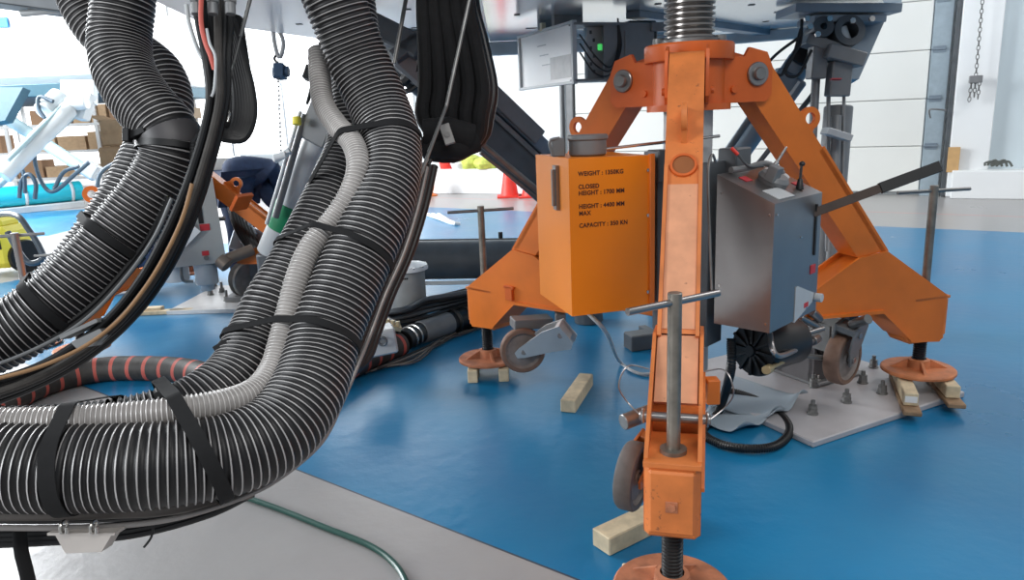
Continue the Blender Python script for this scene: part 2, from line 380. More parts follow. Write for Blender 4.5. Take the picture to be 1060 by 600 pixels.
# ================================================================== the tripod jack
ARM_SIDE = [(.255 + (.060 + .026 * (1 - k / 10)) * math.cos(.655 + math.pi * k / 10), 1.532 + (.060 + .026 * (1 - k / 10)) * math.sin(.655 + math.pi * k / 10)) for k in range(11)] + [(.815, .733), (.964, .75)]
KNEE = [(.964, .75), (.815, .733), (.597, .61), (.52, .585), (.52, .486), (.957, .472), (1.121, .328), (1.14, .30), (1.30, .285), (1.313, .30), (1.320, .512)]
def build_jack(C, yaw, zs, label, main=True, az=None):
    C = V(C); root = thing('tripod_jack', C, label, 'jack')
    def Z(z): return z if zs == 1 else .12 + (z - .12) * zs
    col = MB(); 
    col.cyl(C + UZ * Z(.30), C + UZ * Z(1.46), .098, n=40); col.build('ram_cylinder', LGREY, root)
    if main:
        b = MB(); prof = [(0, 0)]; h = 0; 
        while h < .29:
            prof += [(.086, h), (.090, h + .003), (.099, h + .006), (.099, h + .013), (.090, h + .016)]; h += .021
        prof += [(0, h)]; b.lathe(prof, C + UZ * 1.672, UZ, 40); b.build('threaded_ram', mat('ram_steel', (.30, .28, .265), .28, .85, .1, 6), root)
        b = MB(); b.cyl(C + UZ * 1.655, C + UZ * 1.676, .115, n=36)
        for a in (-1.35, 1.8):
            d = V((math.sin(a), math.cos(a), 0)); b.cyl(C + d * .12 + UZ * 1.657, C + d * .12 + UZ * 1.685, .022, n=12)
        b.build('lock_ring', DSTEEL, root)
    b = MB(); b.lathe([(.10, Z(1.40)), (.13, Z(1.40)), (.14, Z(1.41)), (.14, Z(1.59)), (.172, Z(1.59)), (.175, Z(1.596)), (.175, Z(1.648)), (.17, Z(1.655)), (.10, Z(1.655)), (.10, Z(1.40))], C, UZ, 48)
    b.lathe([(.10, Z(1.40)), (.165, Z(1.40)), (.165, Z(1.425)), (.10, Z(1.425))], C, UZ, 48)
    b.build('collar', ORANGE_D, root)
    az = az or [math.pi + yaw, math.pi + yaw - 2 * math.pi / 3, math.pi + yaw + 2 * math.pi / 3]
    for li, a in enumerate(az):
        d = V((math.sin(a), math.cos(a), 0)); X = d; Y = UZ; n = X.cross(Y)     # n: across the leg
        def P(r, z, t=0): return C + d * r + UZ * Z(z) + n * t
        def poly(pl): return [(r, Z(z)) for r, z in pl]
        OP = ORANGE_W if li == 0 else ORANGE
        # lug plates from the collar to the pin
        b = MB()
        for t in (-1, 1):
            t0, t1 = (t * .066, t * .086)
            if li == 0: t0, t1 = (t * .066, t * .078)
            b.prism(poly([(.10, 1.425), (.30, 1.425), (.325, 1.45), (.325, 1.56), (.30, 1.615), (.22, 1.635), (.20, 1.60), (.10, 1.60)]), C, X, Y, min(t0, t1), max(t0, t1))
            for rr, zz in ((.15, 1.475),): b.cyl(P(rr, zz, t * .086), P(rr, zz, t * .098), .014, n=10)
        b.build('lug_bracket', ORANGE_D, root)
        # arm
        arm = MB(); hw = .062
        arm.prism(poly(ARM_SIDE), C, X, Y, -hw, hw)
        slope = V((.619, Z(.75) - Z(1.555))).normalized(); nrm = V((-slope.y, slope.x))
        arm_o = arm.build('leg', OP, root)
        # raised side flanges & pale web on outer face
        def up(r, off): z = Z(1.555) + (r - .345) * slope.y / slope.x; q = V((r, z)) + nrm * off; return (q.x, q.y)
        b = MB()
        for t in (-1, 1):
            b.prism([up(.60, -.02), up(.60, .012), up(.97, .012), up(.97, -.02)], C, X, Y, *(sorted((t * .062, t * .050))))
        b.build('side_flange', OP, arm_o)
        if li == 0:
            b = MB(); b.prism([up(.645, -.01), up(.645, .0035), up(.955, .0035), up(.955, -.01)], C, X, Y, -.049, .049); b.build('pale_web', PINK, arm_o)
            Oc = V(up(.60, .001)); Pc = C + d * Oc.x + UZ * Oc.y
            sd = d * slope.x + UZ * slope.y; nd = d * nrm.x + UZ * nrm.y
            b = MB(); b.lathe([(.036, -.002), (.036, .008), (.044, .008), (.046, 0)], Pc, nd, 32); b.build('hole_rim', ORANGE_D, arm_o)
            b = MB(); b.lathe([(0, .003), (.036, .003)], Pc, nd, 32); b.build('hole', mat('hole_shade_paint', (.30, .10, .03), .8), arm_o)  # flat disc, the shade of the recess is put into its colour
        # lifting eye
        if li == 0: q = V(up(.505, .0)); 
        else: q = V(up(.53, .0))
        sx = 1.0
        eo = MB(); base = C + d * q.x + UZ * q.y; sd = d * slope.x + UZ * slope.y; nd = d * nrm.x + UZ * nrm.y
        eo.hole_plate(lambda a: .048, (0, .055), .024, base, sd, nd, -.009, .009)
        eo.prism([(-.085, -.005), (.07, -.005), (.045, .048), (.038, .03), (-.038, .03), (-.046, .045)], base, sd, nd, -.009, .009)
        eo.build('lifting_eye', OP, arm_o)
        # pivot pin with big washers
        b = MB()
        b.cyl(P(.255, 1.532, -.105), P(.255, 1.532, .105), .024, n=24)
        for t in (-1, 1): b.lathe([(.0, 0), (.046, 0), (.046, .010), (.043, .013), (.0, .013)], P(.255, 1.532, t * .086), n * t, 32)
        if li: b.build('pivot_pin', STEEL, root)
        b = MB()
        for t in (-1, 1):
            b = MB(); b.lathe([(0, .0), (.026, .0), (.026, .012), (.022, .018), (0, .018)], P(.255, 1.532, t * .098), n * t, 24)
            if li: b.build('pin_cap', DSTEEL, root)
        # knee weldment: two side plates, web and foot box
        b = MB()
        for t in (-1, 1):
            b.prism(poly(KNEE), C, X, Y, *sorted((t * .075, t * .064)))
        b.prism(poly([(.95, .735), (.83, .72), (.61, .60), (.53, .575), (.53, .496), (.96, .482), (1.05, .40), (1.10, .40), (1.12, .58)]), C, X, Y, -.065, .065)
        b.prism(poly([(.55, .478), (.96, .462), (1.12, .318), (1.12, .330), (.96, .478), (.55, .49)]), C, X, Y, -.085, .085)
        kn = b.build('knee', OP if li == 0 else ORANGE, root)
        if li == 0:
            b = MB(); b.prism(poly([(.962, .744), (.94, .74), (1.11, .58), (1.14, .60)]), C, X, Y, -.06, .06); b.build('pale_web', PINK, kn)
        # nut block
        b = MB(); c = (P(1.12, .29) + P(1.345, .505)) / 2
        b.box(c, (.205, .144, Z(.505) - Z(.285)), X, n, ch=.012); b.box(P(1.24, .502), (.2, .15, .014), X, n)
        b.box(P(1.34, .40), (.02, .12, (Z(.505) - Z(.285)) * .82), X, n, ch=.006)
        nb = b.build('nut_block', ORANGE_W, kn); b = MB(); b.cyl(P(1.34, .392), P(1.358, .392), .012, n=6); b.box(P(1.345, .392), (.016, .032, .032), X, n); b.build('grease_nipple', RUST, kn)
        # cross pin with lanyards
        b = MB(); b.cyl(P(1.165, .565, -.098), P(1.165, .565, .098), .014, n=14)
        for t in (-1, 1): b.ring(P(1.165, .565, t * .088), n, .018, .004, 20, 6)
        if li == 0:
            b.build('locking_pin', STEEL, kn)
            for t in (-1, 1):
                b = MB(); b.tube([P(1.12, .69, t * .076), P(1.16, .71, t * .13), P(1.18, .66, t * .155), P(1.14, .60, t * .14), P(1.165, .565, t * .095)], .0022, 6, .01)
                b.build('pin_lanyard', STEEL, kn)
        # screw with T bar
        rs = 1.2643; zt = (.95, 1.02, .949)[li] if main else (.95, .97, .95)[li]
        b = MB(); b.cyl(P(rs, .28), P(rs, zt), .0185, n=20); b.lathe([(.0185, 0), (.036, 0), (.036, .012), (.0185, .012)], P(rs, .508), UZ, 28)
        so = b.build('jack_screw', SCREW, root)
        yb = ((.52, 1.47, .35) if main else (0.9, 1.3, .5))[li]
        zb = zt - .025; bd = V((math.cos(yb), math.sin(yb), 0)) if li != 1 else V((.99, .10, 0))
        if li == 2: bd = V((.985, .17, 0))
        L = .155 if li == 0 else .18
        b = MB(); hb = P(rs, zb); b.cyl(hb - bd * L, hb + bd * L, .0095 if li == 0 else .0085, n=14); b.build('handle_bar', STEEL if li == 0 else DSTEEL, so)
        # threaded foot
        zp = .10 + (.04 if li == 1 else 0) if main else .10
        zp0 = zp
        b = MB(); prof = [(0, 0)]; h = 0; H = C.z + Z(.285) - zp0
        while h < H: prof += [(.026, h), (.030, h + .004), (.030, h + .007), (.026, h + .010)]; h += .011
        prof += [(0, h)]; b.lathe(prof, C + d * rs + UZ * zp0, UZ, 24); b.build('threaded_stub', BLACK, so)
        b = MB(); pc = C + d * rs + UZ * (zp0 - .022)
        b.lathe([(0, 0), (.155, 0), (.166, .005), (.166, .015), (.16, .02), (0, .024)], pc, UZ, 48); b.lathe([(.034, .02), (.052, .02), (.048, .062), (.034, .066)], pc, UZ, 32, 0)
        for k in range(4):
            aa = a + .5 + k * math.pi / 2; dd = V((math.sin(aa), math.cos(aa), 0))
            b.prism([(.045, .02), (.13, .02), (.05, .062)], pc, dd, UZ, -.006, .006)
        b.build('footpad', RUST if li != 1 else mat('orange_footpad', (.55, .19, .075), .6, 0, .25, 16, .1), so)
        # radial tie beam to the column
        b = MB(); b.box(P(.33, .545), (.46, .06, .05), X, n); b.build('tie_beam', ORANGE, root)
    b = MB(); b.lathe([(.10, Z(.49)), (.14, Z(.49)), (.14, Z(.60)), (.10, Z(.60))], C, UZ, 40); b.build('lower_ring', DGREY, root)
    return root, az, Z
def wheel(root, c, axle, r, w_, caster):
    axle = V(axle).normalized()
    b = MB(); b.lathe([(r * .78, -w_ / 2), (r * .93, -w_ / 2), (r, -w_ * .32), (r, w_ * .32), (r * .93, w_ / 2), (r * .78, w_ / 2)], c, axle, 40)
    t = b.build('tyre', TIRE, caster)
    b = MB(); b.lathe([(0, -w_ * .5), (r * .2, -w_ * .5), (r * .24, -w_ * .36), (r * .7, -w_ * .30), (r * .78, -w_ * .46), (r * .79, w_ * .46), (r * .7, w_ * .30), (r * .24, w_ * .36), (r * .2, w_ * .5), (0, w_ * .5)], c, axle, 36)
    b.build('hub', HUB, caster)
JC = V((.7434, 3.026, 0)); JY = .2621
jack, AZ, JZ = build_jack(JC, JY, 1, 'big orange three-legged lifting jack in the foreground, ribbed steel ram through its collar')
dF, dR, dL = [V((math.sin(a), math.cos(a), 0)) for a in AZ]
# casters folded up on each leg
def caster(root, hub, piv, axle, r, w_, side, m=LGREY):
    """bracket plates from pivot block to the hub"""
    hub = V(hub); piv = V(piv); axle = V(axle).normalized()
    b = MB(); X = (hub - piv).normalized(); Y = axle.cross(X)
    L = (hub - piv).length
    for t in (-1, 1):
        t0, t1 = sorted((t * (w_ / 2 + .006), t * (w_ / 2 + .014)))
        b.prism([(-.05, -.045), (.05, -.055), (L - .01, -.028), (L + .025, -.015), (L + .028, .015), (L - .01, .028), (.06, .06), (-.03, .085), (-.06, .06)], piv, X, Y, t0, t1)
    b.box(piv - X * .03, (.03, w_ + .02, .09), X, axle)
    fk = b.build('caster_fork', m, root)
    b = MB()
    for c_ in (hub, piv): b.cyl(c_ - axle * (w_ / 2 + .024), c_ + axle * (w_ / 2 + .024), .014, n=14)
    b.build('axle', STEEL, fk)
    b = MB(); b.lathe([(r * .80, -w_ / 2), (r * .95, -w_ / 2), (r, -w_ * .36), (r, w_ * .36), (r * .95, w_ / 2), (r * .80, w_ / 2)], hub, axle, 40)
    b.lathe([(0, -w_ * .40), (r * .2, -w_ * .42), (r * .24, -w_ * .30), (r * .7, -w_ * .26), (r * .81, -w_ * .46), (r * .81, w_ * .46), (r * .7, w_ * .26), (r * .24, w_ * .30), (r * .2, w_ * .42), (0, w_ * .40)], hub, axle, 36, 1)
    b.build('caster_wheel', [TIRE if side != 'front' else TIREG, HUB], fk)
    return fk
nL = dL.cross(UZ)
def onleg(x, y, d, off):       # point at the picture direction, in the vertical plane of a leg moved sideways
    n = d.cross(UZ); P0 = JC + n * off; r_ = ray(x, y); return EYE + r_ * ((P0 - EYE).dot(n) / r_.dot(n))
def D_of(P): return (V(P) - EYE).dot(FW)
sL = 1 if (EYE - JC).dot(nL) > 0 else -1
hubL = onleg(541, 362, dL, sL * .06); pivL = onleg(577, 346, dL, sL * .06)
hubL = at(541, 362, 3.62); pivL = at(578, 345, 3.50)
axL = V((.12, -.98, .05))
caster(jack, hubL, pivL, axL, .112, .05, 'left')
b = MB(); b.box(at(550, 333, 3.66), (.20, .10, .05), (.95, .25, -.05), (0, 1, 0)); b.box(at(580, 331, 3.6), (.05, .08, .08)); b.build('caster_mount', GREY, jack)
hubF = JC + dF * .93 - dF.cross(UZ) * .0 + V((0, 0, 0))
hubF = at(655, 492, 2.28); caster(jack, hubF, at(671, 468, 2.34), V((.87, -.49, -.04)), .108, .055, 'front', ORANGE_W)
b = MB(); b.cyl(at(645, 437, 2.35), at(676, 425, 2.40), .026, n=20); b.lathe([(.020, -.002), (.024, -.002)], at(645, 437, 2.35), at(645, 437, 2.35) - at(676, 425, 2.4), 20); b.build('tow_tube', DSTEEL, jack)
hubR = at(872, 370, 3.40); pivR = at(878, 345, 3.34); caster(jack, hubR, pivR, V((.62, -.75, .0)), .125, .07, 'right', GREY)
b = MB(); b.box(at(862, 338, 3.55), (.03, .10, .13), (.9, .4, 0), (0, 0, 1)); b.box(at(848, 348, 3.5), (.012, .13, .13), (.9, .4, 0)); b.cyl(at(832, 368, 3.35), at(866, 372, 3.4), .012, n=12); b.build('caster_mount', DSTEEL, jack)
b = MB(); b.cyl(at(882, 336, 3.3), at(899, 330, 3.2), .022, n=16); b.build('tow_tube', DSTEEL, jack)
b = MB(); b.box(at(737, 404, 2.55), (.045, .05, .09)); b.build('stop_block', ORANGE, jack)
nLv = dL.cross(UZ) * sL
b = MB(); c_t = onleg(528, 303, dL, sL * .078); b.box(c_t, (.05, .03, .075), dL, nLv); b.box(c_t + UZ * .03, (.07, .03, .012), dL, nLv); b.build('knee_tab', ORANGE_D, jack)
# ---- cabinets
def cabinet(bisang, T, rho, w_, z0, z1i, z1o, name, m, label, mflip):
    n = V((math.sin(bisang), math.cos(bisang), 0)); t = V((n.y, -n.x, 0))
    b = MB(); c = []
    prof = [(rho - w_, z0), (rho, z0), (rho, z1o), (rho - w_, z1i)]
    b.prism(prof, JC, n, UZ, -T, T)
    o = b.build(name, m, jack); 
    if label: o['label'] = label
    return o, n, t
BO = AZ[2] - math.radians(60); BG = AZ[1] + math.radians(60)
co, nO, tO = cabinet(BO, .20, .59, .325, .655, 1.245, 1.25, 'orange_cabinet', CABOR, 'orange sheet-metal cabinet with stencilled figures', 1)
# edge folds
front = -tO if (-tO).y < 0 else tO       # direction of the face towards us
for z in (.655, 1.25):
    pass
b = MB(); cF = JC + nO * (.59 - .325) + front * .203
b.box(cF + UZ * .95 - nO * .004, (.02, .02, .60), nO, front); b.build('edge_flange', ORANGE, co)
fx = -nO                                 # left to right along the front face
TO = JC + nO * .59 + front * .2008
for s_, yy, sx in (('WEIGHT : 1350KG', 181, 1), ('CLOSED', 194, 1), ('HEIGHT : 1700 MM', 200.5, 1), ('HEIGHT : 4400 MM', 214, 1), ('MAX', 221, 1), ('CAPACITY : 350 KN', 233.5, 1)):
    z = 1.25 - (yy - 163) * (1.25 - .664) / 161
    text(s_, .0225, TO + fx * .036 + UZ * z, fx, UZ, INK, co, 'stencil_text', .93)
b = MB(); b.cyl(JC + nO * .46 + front * .06 + UZ * 1.25, JC + nO * .46 + front * .06 + UZ * 1.312, .072, n=36)
b.cyl(JC + nO * .46 + front * .06 + UZ * 1.308, JC + nO * .46 + front * .06 + UZ * 1.328, .078, n=36)
b.box(JC + nO * .57 + front * .03 + UZ * 1.285, (.05, .05, .07)); b.tube([JC + nO * .57 + front * .05 + UZ * 1.32, JC + nO * .61 + front * .05 + UZ * 1.31, JC + nO * .60 + front * .05 + UZ * 1.255], .006)
b.build('breather_cap', GREY, co)
lw = JC + nO * .596
b = MB(); b.box(lw + front * .07 + UZ * 1.135, (.014, .04, .17), nO, front); b.box(lw + nO * .01 + front * .07 + UZ * 1.135, (.014, .018, .14), nO, front); b.build('latch_handle', STEEL, co)
for zz in (.72, 1.02, 1.19):
    bolt(TO + fx * .315 - nO * .0 + UZ * zz, front, .007, co, 'screw_head')
b = MB(); b.cyl(JC + nO * .42 + front * .08 + UZ * 1.27, JC + nO * -.05 + front * .16 + UZ * 1.30, .006, n=10); b.build('pump_rod', CHROME, jack)
cg, nG, tG = cabinet(BG, .205, .475, .225, .597, 1.168, 1.07, 'steel_cabinet', STEEL, 'brushed stainless cabinet with a lever slot', 1)
lf = tG if tG.x < 0 else -tG             # the tangential direction of the wide left face
lf = V((-nG.y, nG.x, 0)); 
if lf.y > 0: lf = -lf
rt = -lf
FG = JC + nG * .477
# slot + labels on narrow outer face
b = MB(); b.box(FG + rt * .155 + UZ * .93, (.006, .014, .20), nG, rt); b.build('lever_slot', BLACK, cg)
b = MB(); b.box(FG + rt * .15 + UZ * .775, (.003, .045, .035), nG, rt); b.build('warning_label', REDT, cg)
b = MB(); b.box(FG + rt * .10 + UZ * .64, (.003, .04, .02), nG, rt); b.build('warning_label', REDT, cg)
for rr, zz in ((.0, 1.0), (.01, .65)):
    for s_ in (-1, 1): pass
for (u_, zz) in ((.46, 1.03), (.46, .63), (.27, .75), (.27, 1.1)): bolt(JC + nG * u_ + lf * .205 + UZ * zz, lf, .005, cg, 'screw_head')
for (u_, zz) in ((-.19, 1.03), (.02, .92), (.1, .63)): bolt(FG + rt * u_ + UZ * zz, nG, .005, cg, 'screw_head')
def topG(r, t, h=0): return JC + nG * r + rt * t + UZ * (1.168 + (r - .25) * (1.07 - 1.168) / .225 + h)
tslope = (nG * .225 + UZ * (1.07 - 1.168)).normalized(); tn = rt.cross(tslope); tn = tn if tn.z > 0 else -tn
b = MB(); b.box(topG(.43, -.08, .003), (.07, .13, .004), tslope, rt); b.build('name_plate', LGREY, cg)
for r_, t_ in ((.31, -.10), (.40, .15), (.33, .12)):
    b = MB(); b.box(topG(r_, t_, .002), (.035, .05, .003), tslope, rt); b.build('warning_label', REDT, cg)
b = MB(); b.lathe([(0, 0), (.055, 0), (.06, .02), (.05, .035), (0, .035)], topG(.36, .01), tn, 28); b.box(topG(.385, -.03, .05), (.04, .05, .06), tslope, rt); b.build('selector_valve', GREY, cg)
b = MB(); b.cyl(topG(.36, .01, .05), at(814, 152, 2.75), .005, n=10); b.cyl(topG(.36, .01, .05), topG(.36, .01, .05).lerp(at(814, 152, 2.75), .35), .009, n=10); b.build('valve_lever', CHROME, cg)
b = MB(); b.lathe([(0, 0), (.05, 0), (.05, .02), (0, .024)], topG(.33, .1), tn, 28); b.build('pressure_gauge', LGREY, cg)
b = MB(); b.tube([topG(.27, -.14, .02), topG(.29, -.05, .03), topG(.33, .02, .06), topG(.36, .07, .04), topG(.34, .14, .02)], .012); b.build('steel_pipe', GREY, cg)
b = MB(); b.cyl(topG(.43, .10), topG(.43, .10, .04), .016, .009, n=14); b.cyl(topG(.43, .10, .03), topG(.42, .13, .085), .005, n=10); b.lathe([(0, -.011), (.009, -.007), (.012, 0), (.009, .007), (0, .011)], topG(.42, .135, .09), UZ, 14); b.build('joystick', BLACK, cg)
# pump lever through the slot
lv0 = FG + rt * .155 + UZ * 1.0; lv1 = at(973, 172, D_of(lv0) - .05)
b = MB(); dl = (lv1 - lv0); pm = lv0 + dl * .52
b.box((lv0 - dl * .03 + pm) / 2, ((pm - lv0 + dl * .03).length, .012, .034), dl, rt)
lever = b.build('pump_lever', mat('browned_lever_steel', (.05, .03, .022), .6, 0, .3, 14), cg)
b = MB(); b.box((pm + lv1) / 2, ((lv1 - pm).length, .022, .042), dl, rt); b.build('rubber_grip', BLACK, lever)
# valve block + dark mounting plate behind front leg
b = MB(); b.box(JC + nG * .20 + lf * .14 + UZ * .85, (.03, .12, .72), nG, rt); b.box(JC + nG * .22 + lf * .02 + UZ * 1.20, (.08, .12, .11), nG, rt); b.build('mounting_plate', DGREY, jack)
b = MB(); b.box(JC + nO * .2 + front * .1 + UZ * .95, (.03, .12, .60), nO, front); b.box(JC + nO * .2 + front * .15 + UZ * 1.2, (.06, .1, .12), nO, front); b.build('mounting_plate', DGREY, jack)
b = MB(); b.tube([at(737, 300, 2.62), at(735, 250, 2.6), at(733, 180, 2.6), at(737, 160, 2.62), at(741, 168, 2.65)], .005); b.build('brake_pipe', DSTEEL, jack)
b = MB(); b.cyl(at(757, 153, 2.72), at(764, 160, 2.72), .007, n=12); rv = b.build('red_valve_tip', RED, jack); b = MB(); b.tube([at(764, 160, 2.72), at(775, 172, 2.74), at(790, 172, 2.76)], .005); b.build('valve_hose', DGREY, jack)
# motor under the steel cabinet
mc = at(779, 362, 2.95); ma = (V((.82, .50, -.02))).normalized()
b = MB(); b.lathe([(0, -.0), (.105, 0), (.112, .012), (.112, .03), (.10, .04), (.10, .24), (.09, .26), (0, .26)], mc, ma, 40)
for k in range(12):
    e = Matrix.Rotation(k * math.pi / 6, 3, ma) @ UZ
    b.box(mc - ma * .006 + e * .065, (.012, .012, .08), ma, ma.cross(e))
b.lathe([(0, -.02), (.022, -.02), (.026, 0)], mc, ma, 20)
mo = b.build('pump_motor', BLACK, jack)
b = MB(); b.tube([at(797, 345, 2.85), at(800, 362, 2.8), at(808, 368, 2.82), at(828, 360, 3.0), at(843, 352, 3.15)], .011); b.cyl(at(841, 353, 3.13), at(846, 350, 3.18), .02, n=12); b.build('crank_handle', STEEL, jack)
b = MB(); b.cyl(at(794, 382, 2.8), at(822, 369, 3.05), .009, n=12); b.cyl(at(793, 383, 2.78), at(797, 381, 2.82), .018, n=12); b.build('clamp_rod', mat('brass_rod', (.5, .4, .22), .4, .6), jack)
b = MB()
for (x, y, x2, y2, r_) in ((828, 328, 846, 338, .016), (835, 345, 852, 340, .012), (840, 322, 848, 330, .02), (826, 338, 838, 350, .012)): b.cyl(at(x, y, 3.2), at(x2, y2, 3.25), r_, n=12)
b.build('hydraulic_fitting', STEEL, jack)
b = MB(); b.prism([(0, 0), (.16, .05), (.17, .085), (.02, .14), (0, .14)], JC + nG * .478 + rt * -.0 + UZ * .59, rt, UZ, -.01, .0); b.cyl(JC + nG * .46 + rt * .20 + UZ * .65, JC + nG * .50 + rt * .20 + UZ * .65, .018, n=14); b.build('cabinet_bracket', LGREY, jack)

# ================================================================== second jack, further back on the left
J2 = at(176, 240, 5.75); J2.z = 0
vx, vy = J2.x, J2.y; yaw2 = math.atan2(vx, vy)      # third leg pointing away
jack2, AZ2, Z2 = build_jack(J2, yaw2 + math.pi + .56, .70, 'smaller orange three-legged jack standing far back behind the left hoses', False, [yaw2 + .1, yaw2 + math.pi + .50, yaw2 + 2 * math.pi / 3 - .1])
b = MB(); b.box(at(250, 209, 5.42), (.03, .145, .15), at(280, 240, 5.4) - at(220, 175, 5.55), UZ); b.build('arm_clamp', ORANGE_D, jack2)
b = MB(); q0 = at(95, 201, 5.35); q1 = at(150, 236, 5.5); dd = (q1 - q0).normalized(); nn_ = dd.cross(FW).normalized()
b.hole_plate(lambda a: .062, (0, 0), .030, q0, dd, nn_, -.010, .010); b.prism([(.045, -.045), ((q1 - q0).length, -.06), ((q1 - q0).length, .06), (.045, .045)], q0, dd, nn_, -.010, .010); b.build('towing_eye', ORANGE, jack2)
b = MB(); b.cyl(q1, V((J2.x, J2.y, q1.z)), .03); b.build('eye_strut', ORANGE, jack2)
f2 = V((-vx, -vy, 0)).normalized(); r2 = V((-f2.y, f2.x, 0)); r2 = r2 if r2.x > 0 else -r2
b = MB(); c0 = J2 + f2 * .30 + r2 * .16
b.prism([(-.28, .42), (.20, .42), (.18, 1.06), (.04, 1.06), (-.28, .98)], c0, r2, UZ, -.11, .11)
c2 = b.build('grey_cabinet', mat('cabinet_grey_enamel', (.42, .43, .42), .45, .1, .05, 3), jack2); 
b = MB(); b.box(c0 + r2 * .06 - r2.cross(UZ) * 0 + f2 * .112 + UZ * .84, (.035, .006, .22), r2, f2); b.build('lever_slot', BLACK, c2)
b = MB(); b.box(c0 + r2 * .08 + f2 * .112 + UZ * .70, (.07, .005, .05), r2, f2); b.box(c0 + r2 * .06 + f2 * .112 + UZ * .505, (.05, .005, .035), r2, f2); b.build('warning_label', REDT, c2)
b = MB(); b.cyl(c0 + r2 * .06 + f2 * .11 + UZ * .47, c0 + r2 * .06 + f2 * .13 + UZ * .47, .018, n=12); b.cyl(c0 + r2 * .19 + UZ * .74, c0 + r2 * .24 + UZ * .74, .016, n=12); b.build('knob', DSTEEL, c2)
b = MB(); b.box(c0 - r2 * .10 + f2 * .14 + UZ * .72, (.16, .006, .26), (r2 + UZ * .9), f2); b.build('paper_sheet', WHITE, c2)
b = MB(); b.cyl(c0 + r2 * .05 + UZ * .42, c0 + r2 * .05 + UZ * .25, .085, n=24); b.cyl(c0 + r2 * .05 + UZ * .25, c0 + r2 * .05 + UZ * .20, .05, n=24); b.build('filter_bowl', LGREY, c2)
b = MB(); b.tube([c0 - r2 * .12 + UZ * .42, c0 - r2 * .12 + UZ * .30, c0 - r2 * .05 + UZ * .28], .012); b.build('drain_pipe', DSTEEL, c2)
# ================================================================== simulator platform overhead
UND = 2.0
def quadslab(pts, z0, z1, b, mi=0):
    n = len(pts); ar = sum(pts[i][0] * pts[(i + 1) % n][1] - pts[(i + 1) % n][0] * pts[i][1] for i in range(n))
    if ar < 0: pts = pts[::-1]
    vs = [V((p[0], p[1], z0)) for p in pts] + [V((p[0], p[1], z1)) for p in pts]
    b.add(vs, [list(range(n))[::-1], list(range(n, 2 * n))] + [[i, (i + 1) % n, (i + 1) % n + n, i + n] for i in range(n)], mi)
plat = thing('simulator_platform', (.5, 5, UND), 'large grey-white platform underside across the top of the picture, resting on the ribbed ram', 'platform')
e = [(-1.75, 4.5), (-1.30, 5.57), (-.17, 6.98), (2.09, 7.15), (2.62, 6.45), (2.62, 5.03), (1.6, 3.0), (.9, 2.6), (-.9, 2.6), (-1.6, 3.3)]
b = MB(); quadslab(e, UND + .02, UND + .30, b); b.build('platform_body', WHITEP, plat, 20)
for i, q in enumerate([[(-1.62, 4.5), (-1.25, 5.45), (-.12, 6.0), (-.12, 2.8), (-.85, 2.8), (-1.5, 3.4)], [(-.09, 2.8), (-.09, 6.05), (1.05, 6.1), (1.05, 2.8)], [(1.08, 2.9), (1.08, 6.1), (2.5, 6.1), (2.5, 5.03), (1.55, 3.1)]]):
    b = MB(); quadslab(q, UND, UND + .02, b); b.build('floor_panel', [WHITEP, mat('bright_panel', (.82, .83, .84), .16, .6, .05, 1.4), mat('grey_panel', (.68, .71, .74), .22, .55, .06, 1.2)][i], plat, 20)
b = MB()
for (x, y) in ((-1.2, 4.6), (-.5, 4.2), (-.3, 5.2), (.1, 4.6), (.5, 5.2), (.9, 4.4), (1.3, 5.2), (1.5, 4.6), (1.9, 5.5), (2.3, 5.6), (1.8, 5.0), (-.6, 5.6)):
    b.box((x, y, UND - .001), (.035, .035, .006))
b.build('panel_fixing', BLACK, plat)
b = MB()
for (x, y) in ((.25, 5.3), (-.5, 5.0), (1.4, 5.6), (2.1, 5.2)): b.box((x, y, UND - .001), (.16, .02, .006))
b.build('vent_slot', DGREY, plat)
b = MB(); p0 = gz(655, 15, UND - .02); p1 = gz(800, 35, UND - .02); d = (p1 - p0).normalized(); b.box((p0 + p1) / 2, ((p1 - p0).length, .10, .04), d, (0, 1, 0)); b.build('cable_channel', BLUEGREY, plat)
b = MB(); b.box((.2, 6.15, UND - .05), (2.4, .10, .10)); b.box((2.3, 6.0, UND - .045), (1.1, .08, .08), (1, -.5, 0)); b.build('edge_beam', LGREY, plat)
b = MB(); b.cyl((JC.x, JC.y, 1.99), (JC.x, JC.y, 2.0), .14, n=30); b.build('jacking_pad', STEEL, plat)
# dark under-structure at the upper left, with two pale tubes
lo = thing('platform_outrigger', at(60, 10, 4.0), 'dark frame with pale tubes crossing the top left corner', 'frame')
b = MB(); q0, q1 = at(-90, -15, 4.0), at(130, 14, 4.0); b.box((q0 + q1) / 2, ((q1 - q0).length, .5, .10), q1 - q0, (0, 1, 0)); b.build('side_beam', DGREY, lo)
b = MB(); b.cyl(at(22, 14, 3.9), at(130, 5, 3.9), .018, n=14); b.build('tube', LGREY, lo)
b = MB(); b.cyl(at(70, 18, 3.85), at(140, 10, 3.85), .018, n=14); b.build('tube', LGREY, lo)
b = MB(); q0, q1 = at(-60, 0, 3.85), at(110, 12, 3.85); b.box((q0 + q1) / 2 + UZ * .03, ((q1 - q0).length, .05, .04), q1 - q0, (0, 1, 0)); b.build('rail', GREY, lo)
